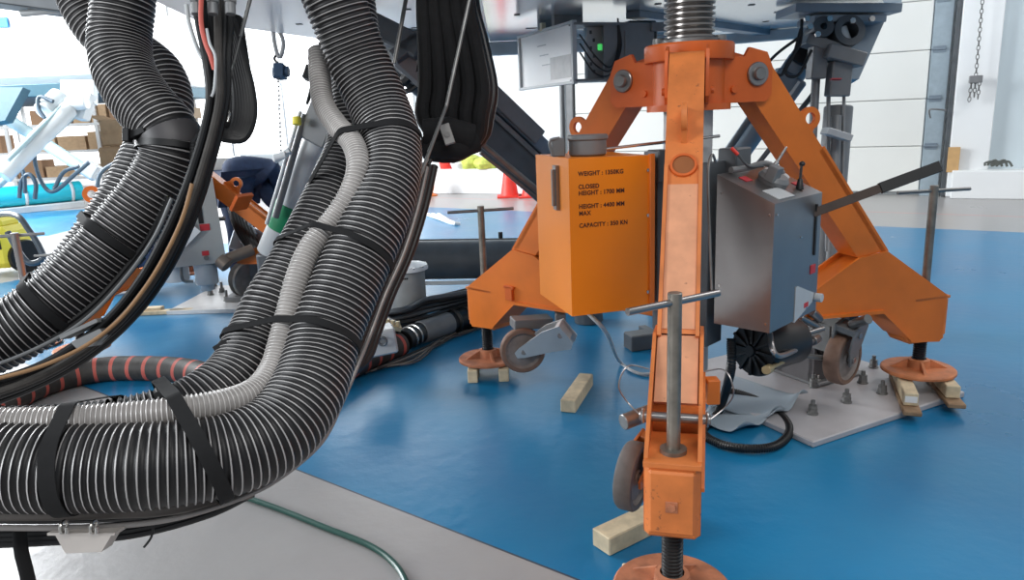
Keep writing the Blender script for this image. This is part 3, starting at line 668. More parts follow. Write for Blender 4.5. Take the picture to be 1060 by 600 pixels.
# hanging electronics box
hb = thing('hanging_electronics_box', at(590, 60, 4.6), 'white-fronted electronics box with open end and green display, hung under the platform', 'electronics box')
A0 = at(541, 88, 4.95); A1 = at(596, 85, 4.28)
fx_ = V((A1.x - A0.x, A1.y - A0.y, 0)).normalized(); W_ = (A1 - A0).length; Hh = .335
bx = V((-fx_.y, fx_.x, 0)); bx = bx if bx.y > 0 else -bx
A0.z = A1.z = min(A0.z, A1.z)
b = MB(); Cc = (A0 + A1) / 2 + UZ * Hh / 2
b.box(Cc, (W_, .012, Hh), fx_, bx); b.build('front_panel', mat('lit_white_panel', (.95, .95, .94), .4, 0, .01, 1), hb)  # paint made whiter than the other white, in place of strong light
b = MB()
for s in (-1, 1): b.box(Cc + fx_ * s * W_ / 2 - bx * .008, (.022, .03, Hh + .02), fx_, bx); b.box(Cc + UZ * s * Hh / 2 - bx * .008, (W_ + .03, .03, .016), fx_, bx)
b.build('panel_frame', LGREY, hb)
b = MB(); b.box(Cc + fx_ * W_ * .27 - bx * .008 - UZ * .07, (W_ * .36, .004, .13), fx_, bx); b.build('speckled_plate', SPECK, hb)
b = MB()
for k in range(3): b.box(Cc + fx_ * (-.05 + .03 * k) - bx * .008 + UZ * (.08 - .06 * k), (.12, .003, .006), fx_, bx)
b.build('faded_print', LGREY, hb)
rx = V((1, .35, 0)).normalized(); ry = V((-.35, 1, 0)).normalized()
b = MB(); s0 = A1 + UZ * Hh / 2
b.box(s0 + rx * .15 + ry * .16, (.012, .30, .36), rx, ry) if False else None
b.box(s0 + rx * .16 + bx * .20, (.34, .012, Hh), rx, bx); b.box(s0 + rx * .16 + UZ * (-Hh / 2 + .01) + ry * .08, (.34, .20, .014), rx, ry); b.box(s0 + rx * .16 + UZ * (Hh / 2 - .01) + ry * .08, (.34, .20, .014), rx, ry)
b.box(s0 + rx * .335 + ry * .05, (.012, .1, .14 + .1), rx, ry); b.build('open_chassis', GREY, hb)
b = MB(); b.box(s0 + rx * .19 + ry * .10 + UZ * .0, (.15, .04, .30), rx, ry); cdr = b.build('controller', LGREY, hb)
b = MB(); b.box(s0 + rx * .20 + ry * .078 + UZ * .035, (.028, .004, .035), rx, ry); b.build('green_display', LCD, cdr)
b = MB()
for k in range(6): b.box(s0 + rx * (.14 + .02 * (k % 2)) + ry * .078 + UZ * (.12 - .045 * k), (.014, .004, .02), rx, ry)
b.build('terminal', DGREY, cdr)
for k in range(3):
    b = MB(); b.tube([s0 + rx * (.03) + UZ * (.10 - .05 * k), s0 + rx * .10 - ry * .05 + UZ * (-.02 - .05 * k), s0 + rx * .2 - ry * .05 + UZ * (-.09 - .02 * k), s0 + rx * (.28 + .01 * k) + UZ * (.02), s0 + rx * .28 + UZ * .19], .005); b.build('wire', BLACK, hb)
b = MB(); b.box(s0 + rx * .46 + ry * .12 - UZ * .0, (.20, .22, .36), rx, ry); b.build('black_module', BLACK, hb)
b = MB(); b.box(Cc + fx_ * -.02 + UZ * (Hh / 2 + .02) - bx * .01, (.03, .03, .05), fx_, bx); b.build('pull_latch', mat('cream_latch', (.62, .58, .42), .5), hb)
b = MB(); b.box(s0 + rx * .55 + UZ * .14, (.10, .04, .05), rx, ry); b.box(s0 + rx * .70 + UZ * .13, (.12, .03, .03), rx, ry); b.build('bracket', GREY, hb)
b = MB()
for s in (-1, 1): zt2 = Cc.z + Hh / 2; b.box(V((Cc.x, Cc.y, (zt2 + UND) / 2)) + fx_ * s * .1 + bx * .1, (.04, .2, max(.02, UND - zt2)), fx_, bx)
b.build('hanger', GREY, hb)

# ================================================================== actuators (motion legs)
def rod(pts, r, name, m, parent, n=24):
    b = MB(); b.cyl(V(pts[0]), V(pts[1]), r, n=n); return b.build(name, m, parent)
# right leg: vertical, behind the right arm
a1 = thing('motion_leg', gz(850, 345), 'upright dark grey motion leg hanging from a bolted joint at upper right', 'motion leg')
T_, B_ = at(864, 100, 4.55), at(850, 335, 4.65)
rod((at(868, 110, 4.5), B_), .085, 'leg_cylinder', GREY, a1)
for (x0, y0, x1, y1, r_) in ((845, 75, 838, 200, .025), (858, 60, 856, 260, .012), (874, 75, 872, 210, .01), (866, 120, 860, 270, .03)): rod((at(x0, y0, 4.4), at(x1, y1, 4.4)), r_, 'guide_rod', GREY, a1, 14)
b = MB(); b.box(at(866, 12, 4.4), (.62, .34, .05), RT, (0, 1, 0)); b.box(at(870, 22, 4.4), (.42, .28, .04), RT, (0, 1, 0)); b.prism([(-.16, 0), (.28, 0), (.12, -.36), (.02, -.36), (.0, -.2), (-.12, -.12)], at(865, 24, 4.5), RT, UP, -.05, .05); b.build('joint_plate', BLUEGREY, a1)
b = MB(); b.lathe([(.05, -.1), (.09, -.1), (.09, .1), (.05, .1), (.05, -.1)], at(872, 37, 4.35), -FW, 28); b.lathe([(.02, -.08), (.06, -.08), (.06, .08), (.02, .08)], at(847, 32, 4.32), -FW, 22); b.build('joint_bearing', DGREY, a1)
for (x, y) in ((835, 20), (858, 20), (882, 22), (902, 20), (838, 28), (846, 36)): bolt(at(x, y, 4.22), -FW, .018, a1)
b = MB(); b.cyl(at(868, 32, 4.32), at(878, 48, 4.3), .05, .03); b.build('ball_pin', LGREY, a1)
b = MB(); b.box(at(853, 48, 4.35), (.26, .16, .06), RT * .95 - UP * .3, (0, 1, 0)); b.box(at(872, 58, 4.3), (.22, .16, .08), RT * .95 - UP * .25, (0, 1, 0)); b.box(at(846, 62, 4.35), (.09, .1, .22), RT, (0, 1, 0)); b.box(at(868, 82, 4.35), (.12, .1, .2), RT, (0, 1, 0)); b.build('yoke', GREY, a1)
b = MB(); b.box(at(865, 82, 4.24), (.06, .006, .03), RT, UP); b.build('warning_label', REDT, a1)
b = MB(); b.box(at(866, 139, 4.3), (.15, .12, .04), RT * .95 - UP * .3, (0, 1, 0)); b.build('pale_clamp', LGREY, a1)
b = MB(); b.cyl(B_ - UZ * .03, gz(848, 352), .12); b.build('base_joint', DGREY, a1)
# its twin leaning left behind the front leg
a2 = thing('motion_leg', gz(715, 300), 'blue-grey motion leg leaning behind the orange front leg, motor at its top', 'motion leg')
P0, P1 = at(830, 62, 4.7), at(690, 262, 5.2)
rod((P0, P1), .085, 'leg_cylinder', BLUEGREY, a2)
rod((at(800, 88, 4.6), at(745, 168, 4.75)), .02, 'guide_rod', DGREY, a2)
rod((at(846, 92, 4.5), at(770, 188, 4.6)), .016, 'guide_rod', DGREY, a2)
b = MB(); dd = (P1 - P0).normalized(); b.box(P0.lerp(P1, .16) - FW * .02, (.26, .17, .20), dd, FW); b.build('motor_housing', BLUEGREY, a2)
b = MB(); b.box(P0.lerp(P1, .0) - FW * .05, (.12, .15, .16), dd, FW); b.build('black_connector', BLACK, a2)
b = MB(); b.box(at(822, 92, 4.42), (.10, .012, .016), dd, FW); b.build('pale_slot', LGREY, a2)
b = MB(); b.cyl(P1, gz(700, 268, .0) * 0 + V((P1.x - .05, P1.y, 0)), .09); b.build('base_joint', DGREY, a2)
for i, pts in enumerate((((830, 20), (828, 45), (815, 65), (808, 78), (795, 70)), ((829, 30), (822, 55), (813, 75), (826, 78), (840, 52)), ((828, 38), (805, 55), (785, 75), (760, 95)))):
    b = MB(); b.tube([at(x, y, 4.25) for x, y in pts], .009); tag(b.build('power_cable', BLACK), ['black cable drooping in a loop to the leaning motion leg motor', 'thin black cable curling tight around the leg motor connector', 'black cable running down left towards the orange arm'][i], 'cable')
# middle pair, dark
a3 = thing('motion_leg', gz(590, 262), 'thick dark grey motion leg running diagonally behind the orange cabinet', 'motion leg')
P0, P1 = at(412, 52, 4.0), at(600, 222, 4.9)
rod((P0, P1), .125, 'leg_cylinder', DGREY, a3)
dd = (P1 - P0).normalized(); ub = dd.cross(FW).normalized(); ub = ub if ub.z > 0 else -ub
def rail(t0, t1, off, sz, nm, m, par, fwd=-.05):
    q0 = P0.lerp(P1, t0) + ub * off + FW * fwd; q1 = P0.lerp(P1, t1) + ub * off + FW * fwd
    b = MB(); b.box((q0 + q1) / 2, ((q1 - q0).length, sz[0], sz[1]), dd, FW); return b.build(nm, m, par)
rail(.35, 1.0, .15, (.10, .09), 'top_rail', BLUEGREY, a3); rail(.3, .62, .17, (.14, .10), 'rail_cover', GREY, a3); rail(.0, .3, .02, (.26, .24), 'motor_housing', GREY, a3)
rail(.4, 1.0, .075, (.05, .03), 'side_rail', DSTEEL, a3, -.12); rail(.02, .2, .04, (.3, .1), 'cover_plate', mat('beige_grey_cover', (.30, .30, .28), .5), a3)
b = MB(); b.ring(P0.lerp(P1, .06), dd, .15, .03, 32); b.ring(P0.lerp(P1, .10), dd, .15, .015, 32); b.build('collar_ring', BLACK, a3)
b = MB(); b.box(at(408, 40, 3.9), (.34, .2, .12), RT - UP * .5, FW); b.box(at(425, 48, 3.85), (.22, .1, .07), RT * .8 + UP * .6, FW); b.build('upper_joint', DGREY, a3)
b = MB(); b.cyl(P1, V((P1.x + .05, P1.y, 0)), .10); b.build('base_joint', DGREY, a3)
b = MB(); b.cyl(at(497, 148, 3.6), at(566, 205, 3.9), .016, n=14); b.cyl(at(497, 158, 3.6), at(560, 208, 3.9), .008, n=10); tag(b.build('cable_conduit', DSTEEL), 'thin dark conduit sloping down to the left edge of the orange cabinet', 'pipe')
a4 = thing('motion_leg', gz(275, 300), 'pale grey motion leg with green tape band, behind the hoses on the left', 'motion leg')
P0, P1 = at(335, 128, 4.7), at(279, 262, 5.0)
rod((P0, P1), .088, 'leg_cylinder', LGREY, a4)
b = MB(); b.cyl(P0.lerp(P1, .60), P0.lerp(P1, .80), .093, n=28); b.build('green_tape_band', GREEN, a4)
b = MB(); b.box(P0 + FW * -.02, (.26, .2, .20), (P1 - P0), FW); b.build('top_block', GREY, a4)
b = MB(); b.box(at(331, 62, 4.7), (.05, .07, .14), UP * .9 + RT * .3, FW); b.box(at(326, 78, 4.72), (.09, .09, .13), UP * .9 + RT * .3, FW); b.cyl(at(318, 108, 4.7), at(330, 60, 4.7), .012); b.cyl(at(325, 112, 4.68), at(334, 84, 4.7), .02); b.build('upper_joint', BLACK, a4)
rod((at(316, 118, 4.6), at(285, 225, 4.75)), .022, 'guide_rod', GREY, a4)
rod((at(311, 115, 4.55), at(276, 232, 4.7)), .012, 'thin_rod', LGREY, a4)
rod((at(345, 140, 4.8), at(310, 245, 5.0)), .03, 'blue_side_rail', mat('deep_blue_rail', (.03, .07, .13), .5), a4)
b = MB(); b.box(at(292, 161, 4.55), (.12, .06, .03), RT * .8 + UP * .5, FW); b.cyl(at(284, 163, 4.5), at(296, 160, 4.5), .022, n=12); b.build('white_clamp', WHITE, a4)
b = MB(); b.cyl(at(307, 121, 4.5), at(307, 129, 4.5), .028, n=12); b.build('yellow_cap', YELLOW, a4)
b = MB(); b.cyl(P1, V((P1.x, P1.y, 0)), .09); b.build('base_joint', DGREY, a4)
b = MB(); b.prism([(0, 0), (.07, -.02), (.0, -.26), (-.06, -.26)], at(306, 132, 4.9), RT, UP, -.01, .01); tag(b.build('orange_bracket', ORANGE), 'small orange bracket seen between the pale motion leg and its rod', 'bracket')
# ================================================================== base frame beams on the floor
bf = thing('base_beam', gz(500, 305), 'long dark grey steel beam lying across the floor behind the left jack foot', 'beam')
Q0, Q1 = at(385, 270, 5.80), at(640, 266, 5.95)
b = MB(); b.cyl(Q0, Q1, .155, n=28); b.build('beam_tube', DGREY, bf)
b = MB(); b.box((Q0 + Q1) / 2 + UZ * .15 + FW * .12, ((Q1 - Q0).length, .10, .05), Q1 - Q0, FW); b.build('top_rail', DSTEEL, bf)
b = MB(); b.box((Q0 + Q1) / 2 - UZ * .19, ((Q1 - Q0).length * 1.02, .18, .03), Q1 - Q0, FW); b.build('pale_flange', LGREY, bf)
for t in (.05, .5, .95):
    b = MB(); c = Q0.lerp(Q1, t); b.box(V((c.x, c.y + .02, (c.z - .1) / 2)), (.22, .25, c.z - .1)); b.build('beam_foot', DGREY, bf)
b = MB(); b.cyl(Q0.lerp(Q1, .52) + UZ * .17, Q0.lerp(Q1, .52) + UZ * .22, .018, n=12); b.build('lifting_screw', BLACK, bf)
# canister
cn = thing('filter_canister', gz(423, 333), 'grey round canister with bolted white lid and elbow fitting, left of the orange jack foot', 'canister')
cc = gz(424, 341); cc.z = 0
tz = .43
b = MB(); b.lathe([(0, 0), (.132, 0), (.132, tz - .02), (.128, tz), (0, tz)], cc, UZ, 40); b.build('drum', mat('canister_grey', (.30, .31, .31), .45), cn)
b = MB(); b.lathe([(0, tz), (.158, tz), (.158, tz + .016), (.15, tz + .03), (.06, tz + .045), (0, tz + .05)], cc, UZ, 40); lid = b.build('lid', WHITE, cn)
for k in range(12):
    a = k * math.pi / 6; bolt(cc + V((.146 * math.cos(a), .146 * math.sin(a), tz + .02)), UZ, .012, lid)
b = MB(); b.cyl(cc + UZ * (tz + .04), cc + UZ * (tz + .10), .03); b.tube([cc + UZ * (tz + .08), cc + V((-.03, -.02, tz + .11)), cc + V((-.08, -.04, tz + .09))], .022); b.cyl(cc + V((.02, 0, tz + .04)), cc + V((.02, .0, tz + .15)), .010); b.build('elbow_fitting', DSTEEL, cn)
b = MB()
for k in range(9): b.box(cc + V((.133 * math.sin(-.5 + k * .09), -.133 * math.cos(-.5 + k * .09), tz - .04)), (.008, .003, .012)) if k not in (3,) else None
b.build('lid_marking', BLACK, cn)
# manifold, valve block, big pipe and cable run left of the jack
mf = thing('hydraulic_manifold', gz(385, 370), 'grey steel manifold block with brass-coloured fittings beside the right hose bundle', 'manifold')
b = MB(); b.box(at(392, 352, 4.0), (.18, .16, .14), (.95, .28, .08), (0, 1, 0)); b.build('block', LGREY, mf)
b = MB(); b.cyl(at(370, 354, 3.95), at(384, 354, 4.0), .045, n=20); b.cyl(at(361, 356, 3.92), at(372, 355, 3.95), .032, n=6); b.build('pipe_union', DSTEEL, mf)
b = MB(); b.ring(at(396, 353, 3.91), V((-.1, -1, 0)), .022, .007); b.build('port', DGREY, mf)
b = MB(); q0, q1 = at(383, 333, 4.1), at(415, 340, 4.15); b.box((q0 + q1) / 2, ((q1 - q0).length, .05, .025), q1 - q0, (0, 1, 0))
for k in range(6): c = q0.lerp(q1, (k + .5) / 6); b.cyl(c, c + UZ * .04, .013, n=8)
b.build('fitting_row', mat('brass_fittings', (.55, .47, .3), .4, .4), mf)
b = MB(); b.box(at(376, 318, 4.25), (.03, .12, .42), (.5, .2, .8), (0, 1, 0)); b.build('strut', LGREY, mf)
b = MB(); b.box(V((mf.location.x, mf.location.y, .09)), (.3, .2, .18)); b.build('pedestal', BLACK, mf)
bp_ = thing('delivery_pipe', gz(455, 352), 'fat grey pipe with black clamps lying on the floor beside the canister', 'pipe')
q = [gz(x, y, .085) for x, y in ((418, 352), (435, 344), (465, 334), (500, 324))]
b = MB(); b.cyl(q[1], q[2], .075, n=24); b.build('pipe', GREY, bp_)
b = MB(); b.cyl(q[0], q[1], .068, n=24); b.cyl(q[2], q[3], .070, n=24); b.build('rubber_sleeve', BLACK, bp_)
for t in (.15, .5, .8):
    b = MB(); c = q[2].lerp(q[3], t); ax = q[3] - q[2]; b.ring(c, ax, .075, .012); b.build('pipe_clamp', BLACK, bp_)
for t in (.3, .6):
    b = MB(); c = q[0].lerp(q[1], t); b.ring(c, q[1] - q[0], .069, .007); b.build('steel_clip', CHROME, bp_)
HL = ['thin black cable on top of the run between the canister and the orange jack foot', 'black hose crossing the floor in the run behind the fat grey pipe']
gcab = 'black cables running from the manifold to behind the jack foot'
for k in range(11):
    off = k * 1.0; z0 = .03 + .028 * (k % 5) + (.10 if k > 4 else 0)
    pts = [gz(362 + 3 * k, 352 - 3.2 * k, z0), gz(400 + 2 * k, 347 - 3.0 * k, z0 + random.uniform(0, .02)), gz(440, 338 - 2.9 * k + random.uniform(-2, 2), z0 + random.uniform(0, .03)), gz(482, 326 - 2.6 * k, z0 + .01), gz(520, 314 - 2.4 * k, z0)]
    b = MB(); b.tube(pts, random.choice((.011, .014, .018)), 10); tag(b.build('hydraulic_hose', BLACK if k % 3 else DGREY), 'black hose in the tangled run of hoses between manifold and orange jack foot', 'hose', gcab)
for k in range(5):
    pts = [gz(378 + 6 * k, 386 - 2 * k, .012), gz(420 + 3 * k, 370 + 1.4 * k - 2, .012 + .004 * k), gz(455, 352 + 2.2 * (k % 3), .012), gz(482, 338 + 1.6 * k, .012), gz(515, 332 + 1.2 * (k % 4), .012)]
    b = MB(); b.tube(pts, .0065, 8); tag(b.build('floor_cable', mat('grey_cable_%s' % 'abcde'[k], [(.05, .05, .05), (.22, .2, .18), (.03, .03, .03), (.16, .14, .12), (.06, .05, .05)][k], .5)), 'thin cable lying on the blue floor in front of the fat grey pipe', 'cable', 'thin cables on the floor by the jack foot')
b = MB(); 
for k, (x, y, s) in enumerate(((372, 384, .16), (395, 372, .14), (448, 318, .10))): pass
# red-striped hose on the floor
def striped(pts, r, name, pitch, seed=0):
    P = smooth(pts, .012); n = int(pitch / .012); b = MB()
    b.sweep(P, lambda k: r * (1.0 if k % n else 1.012), 22, lambda k: 1 if (k % n) in (0, 1) else 0); return b.build(name, [HOSEBR, REDC])
o = striped([gz(x, y, .07) for x, y in ((-60, 452), (0, 418), (50, 395), (100, 383), (150, 381), (200, 385), (245, 400), (300, 405), (350, 385), (385, 368), (415, 356))], .072, 'striped_suction_hose', .115)
tag(o, 'fat black hose with red spiral stripes lying on the floor behind the hose bundles', 'hose')
o = MB(); o.tube([gz(235, 508, .011), gz(285, 525, .011), gz(335, 545, .011), gz(380, 563, .011), gz(405, 580, .011), gz(420, 602, .011), gz(428, 640, .011)], .0105, 10)
tag(o.build('garden_hose', mat('dark_green_hose', (.012, .07, .055), .35)), 'thin dark green hose curving over the grey floor in the foreground', 'hose')
P = smooth([at(757, 350, 2.95), at(756, 385, 2.95), gz(744, 425, .03), gz(728, 446, .025), gz(745, 459, .022), gz(775, 464, .022), gz(803, 461, .022), gz(817, 447, .022), gz(810, 431, .022), gz(788, 416, .03), gz(765, 407, .04), gz(748, 404, .05)], .005)
b = MB(); b.sweep(P, lambda k: .0195 if k % 2 else .0165, 14); tag(b.build('corrugated_hose', BLACK), 'black corrugated hose looping on the blue floor under the steel cabinet', 'hose')
b = MB(); b.tube([at(607, 322, 3.0), at(628, 345, 3.05), gz(640, 372, .05), gz(655, 384, .012), gz(672, 387, .012), gz(700, 380, .012)], .009); tag(b.build('grey_cable', LGREY), 'pale grey cable falling from the orange cabinet to the floor', 'cable')
b = MB(); b.box(gz(662, 352, .05), (.16, .12, .10), (1, .3, 0)); b.box(gz(676, 345, .04), (.05, .3, .03), (1, .3, 0)); tag(b.build('junction_box', DGREY), 'small dark junction box on the floor behind the front leg', 'box')

# ================================================================== floor plate with studs, sheet, wood
pa, pb = gz(842, 457, .03), gz(999, 405, .03); u_ = (pb - pa).normalized(); v_ = V((-u_.y, u_.x, 0)); PL, PW = (pb - pa).length, 1.05
bp = thing('floor_base_plate', (pa + u_ * PL / 2 + v_ * PW / 2) * 1.0, 'light grey steel base plate with studs on the floor under the right jack foot', 'plate')
bp.location.z = 0; bp['_o'] = [bp.location.x, bp.location.y, 0]
b = MB(); b.box(pa + u_ * PL / 2 + v_ * PW / 2 - UZ * .015, (PL, PW, .03), u_, v_, ch=.005); b.build('plate', PLATE, bp)
for (x, y) in ((841, 428), (876, 416), (913, 407), (904, 380), (842, 400), (893, 396)):
    c = gz(x, y, .03); b = MB(); b.cyl(c, c + UZ * .006, .026, n=20); hexnut(b, c + UZ * .006, UZ, .021, .020); hexnut(b, c + UZ * .027, UZ, .019, .016); b.cyl(c + UZ * .04, c + UZ * .066, .010, n=12); b.build('stud_bolt', DSTEEL, bp)
# cast foot bracket on the plate
cb = thing('cast_foot_bracket', gz(862, 392, .03) + v_ * .10, 'cast grey bracket bolted to the floor plate behind the steel cabinet', 'bracket')
c = gz(862, 392, .03) + v_ * .10
b = MB(); b.box(c + UZ * .013 - u_ * .0, (.34, .30, .024), u_, v_, ch=.008); b.build('foot_flange', GREY, cb)
b = MB()
prof = [(-.17, .02), (.17, .02), (.17, .05), (.13, .10), (.12, .30), (.09, .30), (.07, .20), (.02, .13), (-.05, .12), (-.11, .18), (-.13, .33), (-.17, .33)]
for t in (-.10, .09): b.prism(prof, c, u_, UZ, t, t + .022)
b.prism([(-.17, .02), (.17, .02), (.14, .06), (.02, .10), (-.10, .10), (-.17, .2)], c, u_, UZ, -.12, .12); b.build('web', mat('dark_casting', (.13, .125, .13), .5, .3), cb)
b = MB(); b.lathe([(0, -.13), (.15, -.13), (.155, -.12), (.155, .12), (0, .12)], c + UZ * .235 + v_ * .0, v_, 36); b.build('drum', BLACK, cb)
for (s, t) in ((-1, -1), (1, -1), (1, 1)): bolt(c + u_ * .14 * s + v_ * .12 * t + UZ * .025, UZ, .018, cb, 'bolt', CHROME, .02)
def sheet(pts, name, lab, m, cat):
    b = MB(); N = 14; vs = []; a, bb, c_, d = pts
    for i in range(N + 1):
        for j in range(N + 1):
            s, t = i / N, j / N; p = a.lerp(bb, s).lerp(d.lerp(c_, s), t); w_ = .5 + .5 * math.sin(5 * s + 7 * t + 1) 
            e = max(0, s - .75) * 4; vs.append(p + UZ * (.012 + .014 * w_ + .05 * e * e * (.5 + .5 * math.sin(9 * t))))
    k = N + 1; fs = [[i * k + j, i * k + j + 1, (i + 1) * k + j + 1, (i + 1) * k + j][::-1] for i in range(N) for j in range(N)]
    b.add(vs, fs); o = b.build(name, m); s_ = o.modifiers.new('thickness', 'SOLIDIFY'); s_.thickness = .003; tag(o, lab, cat); return o
sheet([gz(752, 392, .035), gz(836, 415, .035), gz(800, 440, .01), gz(736, 425, .01)], 'plastic_sheet', 'blue-grey plastic sheet, curled corner lying on the base plate', PAPER, 'sheet')
sheet([gz(738, 418), gz(812, 432), gz(765, 453), gz(722, 440)], 'plastic_sheet', 'second blue-grey sheet flat on the floor inside the corrugated hose loop', PAPER, 'sheet')
def block(a, b_, w_, h, z0, name, label, m, cat='wood block'):
    a = V(a); b_ = V(b_); a.z = b_.z = z0 + h / 2; b = MB(); b.box((a + b_) / 2, ((b_ - a).length, w_, h), b_ - a, UZ.cross(b_ - a), ch=.004); return tag(b.build(name, m), label, cat)
block(gz(588, 427), gz(607, 398), .075, .065, 0, 'timber_block', 'loose square timber block alone on the blue floor under the orange cabinet', WOOD)
block(gz(622, 570), gz(700, 532), .085, .065, 0, 'timber_block', 'long pale timber block lying beside the front foot of the jack', WOOD)
fc = JC + dF * 1.2643; fl_ = JC + dL * 1.2643; fr = JC + dR * 1.2643
for s, lab in ((-1, 'left of the two small wood blocks under the left jack foot'), (1, 'right of the two small wood blocks under the left jack foot')):
    block(fl_ + V((s * .085, -.16, 0)), fl_ + V((s * .085, .12, 0)), .055, .072, 0, 'timber_block', lab, WOOD)
block(fc + V((-.12, .13, 0)), fc + V((.12, .1, 0)), .06, .072, 0, 'timber_block', 'wood block packed under the front foot of the jack', WOOD)
for (a, b_, lab1, lab2) in (((932, 397), (945, 428), 'left plank on edge of the base plate under the right jack foot', 'left pale block with a tag between plank and right jack foot'),
                       ((972, 397), (991, 420), 'right plank under the right jack foot, end hanging past the base plate', 'right pale block sitting on the plank under the right jack foot')):
    g0, g1 = gz(*a, .045), gz(*b_, .045); dd = (g1 - g0).normalized()
    block(g0 - dd * .12, g1, .075, .022, .031, 'plank', lab1, WOODD, 'plank')
    o = block(g0 - dd * .10, g1 - dd * .07, .06, .060, .054, 'timber_block', lab2, WOOD)
    if a[0] < 950:
        b = MB(); e_ = g1 - dd * .069; b.box(V((e_.x, e_.y, .085)) , (.003, .05, .03), dd, UZ.cross(dd)); b.build('paper_tag', WHITE, o)
# ================================================================== big ribbed air hoses
def ribbed(pts, R, name, mats, label, pitch=.0165, depth=.0055, n=30, cat='hose', group=None, parent=None):
    P = smooth(pts, pitch / 6)
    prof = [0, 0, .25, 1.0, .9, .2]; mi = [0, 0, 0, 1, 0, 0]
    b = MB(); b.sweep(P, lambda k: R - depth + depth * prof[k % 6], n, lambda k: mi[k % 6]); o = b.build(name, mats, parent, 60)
    if label: tag(o, label, cat, group)
    return o, P
HR = .1
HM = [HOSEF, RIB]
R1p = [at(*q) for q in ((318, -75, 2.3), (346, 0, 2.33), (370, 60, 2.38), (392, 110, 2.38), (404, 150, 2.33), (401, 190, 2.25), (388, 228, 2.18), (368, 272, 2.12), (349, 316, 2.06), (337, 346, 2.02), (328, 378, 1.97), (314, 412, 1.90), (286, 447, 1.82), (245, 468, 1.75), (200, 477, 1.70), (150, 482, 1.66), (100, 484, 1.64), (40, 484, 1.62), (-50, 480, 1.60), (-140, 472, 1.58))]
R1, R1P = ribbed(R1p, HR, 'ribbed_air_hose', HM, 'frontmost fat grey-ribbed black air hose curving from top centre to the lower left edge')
R2p = [at(*q) for q in ((352, -60, 2.6), (362, 20, 2.62), (371, 90, 2.62), (367, 150, 2.58), (352, 190, 2.52), (332, 232, 2.44), (308, 278, 2.36), (284, 318, 2.28), (268, 352, 2.22), (246, 392, 2.12), (205, 424, 2.02), (150, 444, 1.95), (90, 455, 1.90), (20, 460, 1.86), (-60, 460, 1.84), (-140, 456, 1.82))]
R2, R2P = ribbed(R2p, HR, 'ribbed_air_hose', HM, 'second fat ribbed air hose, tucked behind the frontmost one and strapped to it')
Gp = [at(*q) for q in ((330, 52, 2.45), (331, 78, 2.42), (335, 108, 2.38), (349, 130, 2.32), (365, 148, 2.25), (371, 172, 2.19), (363, 200, 2.16), (345, 228, 2.14), (322, 256, 2.10), (309, 286, 2.06), (301, 315, 2.03), (292, 350, 1.99), (283, 380, 1.94), (266, 403, 1.87), (236, 416, 1.80), (190, 424, 1.74), (130, 431, 1.70), (60, 436, 1.66), (0, 438, 1.64), (-80, 438, 1.62))]
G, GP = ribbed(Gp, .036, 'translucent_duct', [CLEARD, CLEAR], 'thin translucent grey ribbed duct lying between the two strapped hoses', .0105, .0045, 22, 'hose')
L1p = [at(*q) for q in ((133, -70, 2.45), (128, 0, 2.45), (124, 40, 2.45), (128, 72, 2.43), (146, 104, 2.40), (168, 130, 2.37), (178, 150, 2.36), (172, 176, 2.36), (155, 204, 2.35), (130, 236, 2.33), (100, 270, 2.30), (66, 305, 2.26), (28, 334, 2.22), (-20, 358, 2.18), (-90, 382, 2.12))]
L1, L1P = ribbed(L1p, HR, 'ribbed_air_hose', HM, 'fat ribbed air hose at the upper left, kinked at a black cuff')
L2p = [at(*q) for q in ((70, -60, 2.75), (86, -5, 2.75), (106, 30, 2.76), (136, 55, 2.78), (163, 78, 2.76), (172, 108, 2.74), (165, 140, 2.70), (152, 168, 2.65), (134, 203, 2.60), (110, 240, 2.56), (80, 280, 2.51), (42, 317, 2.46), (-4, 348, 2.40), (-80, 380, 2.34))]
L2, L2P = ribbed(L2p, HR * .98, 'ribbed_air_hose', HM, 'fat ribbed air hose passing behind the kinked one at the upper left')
def near(P, x, y):
    def pr(p):
        d = p - EYE; z = d.dot(FW); return (530 + FPX * d.dot(RT) / z, 300 - FPX * d.dot(UP) / z)
    best = min(range(1, len(P) - 1), key=lambda i: (pr(P[i])[0] - x) ** 2 + (pr(P[i])[1] - y) ** 2)
    return P[best], (P[best + 1] - P[best - 1]).normalized(), best
def hull2(pts):
    pts = sorted(set(pts))
    def half(ps):
        h = []
        for p in ps:
            while len(h) > 1 and (h[-1][0] - h[-2][0]) * (p[1] - h[-2][1]) - (h[-1][1] - h[-2][1]) * (p[0] - h[-2][0]) <= 0: h.pop()
            h.append(p)
        return h
    return half(pts)[:-1] + half(pts[::-1])[:-1]
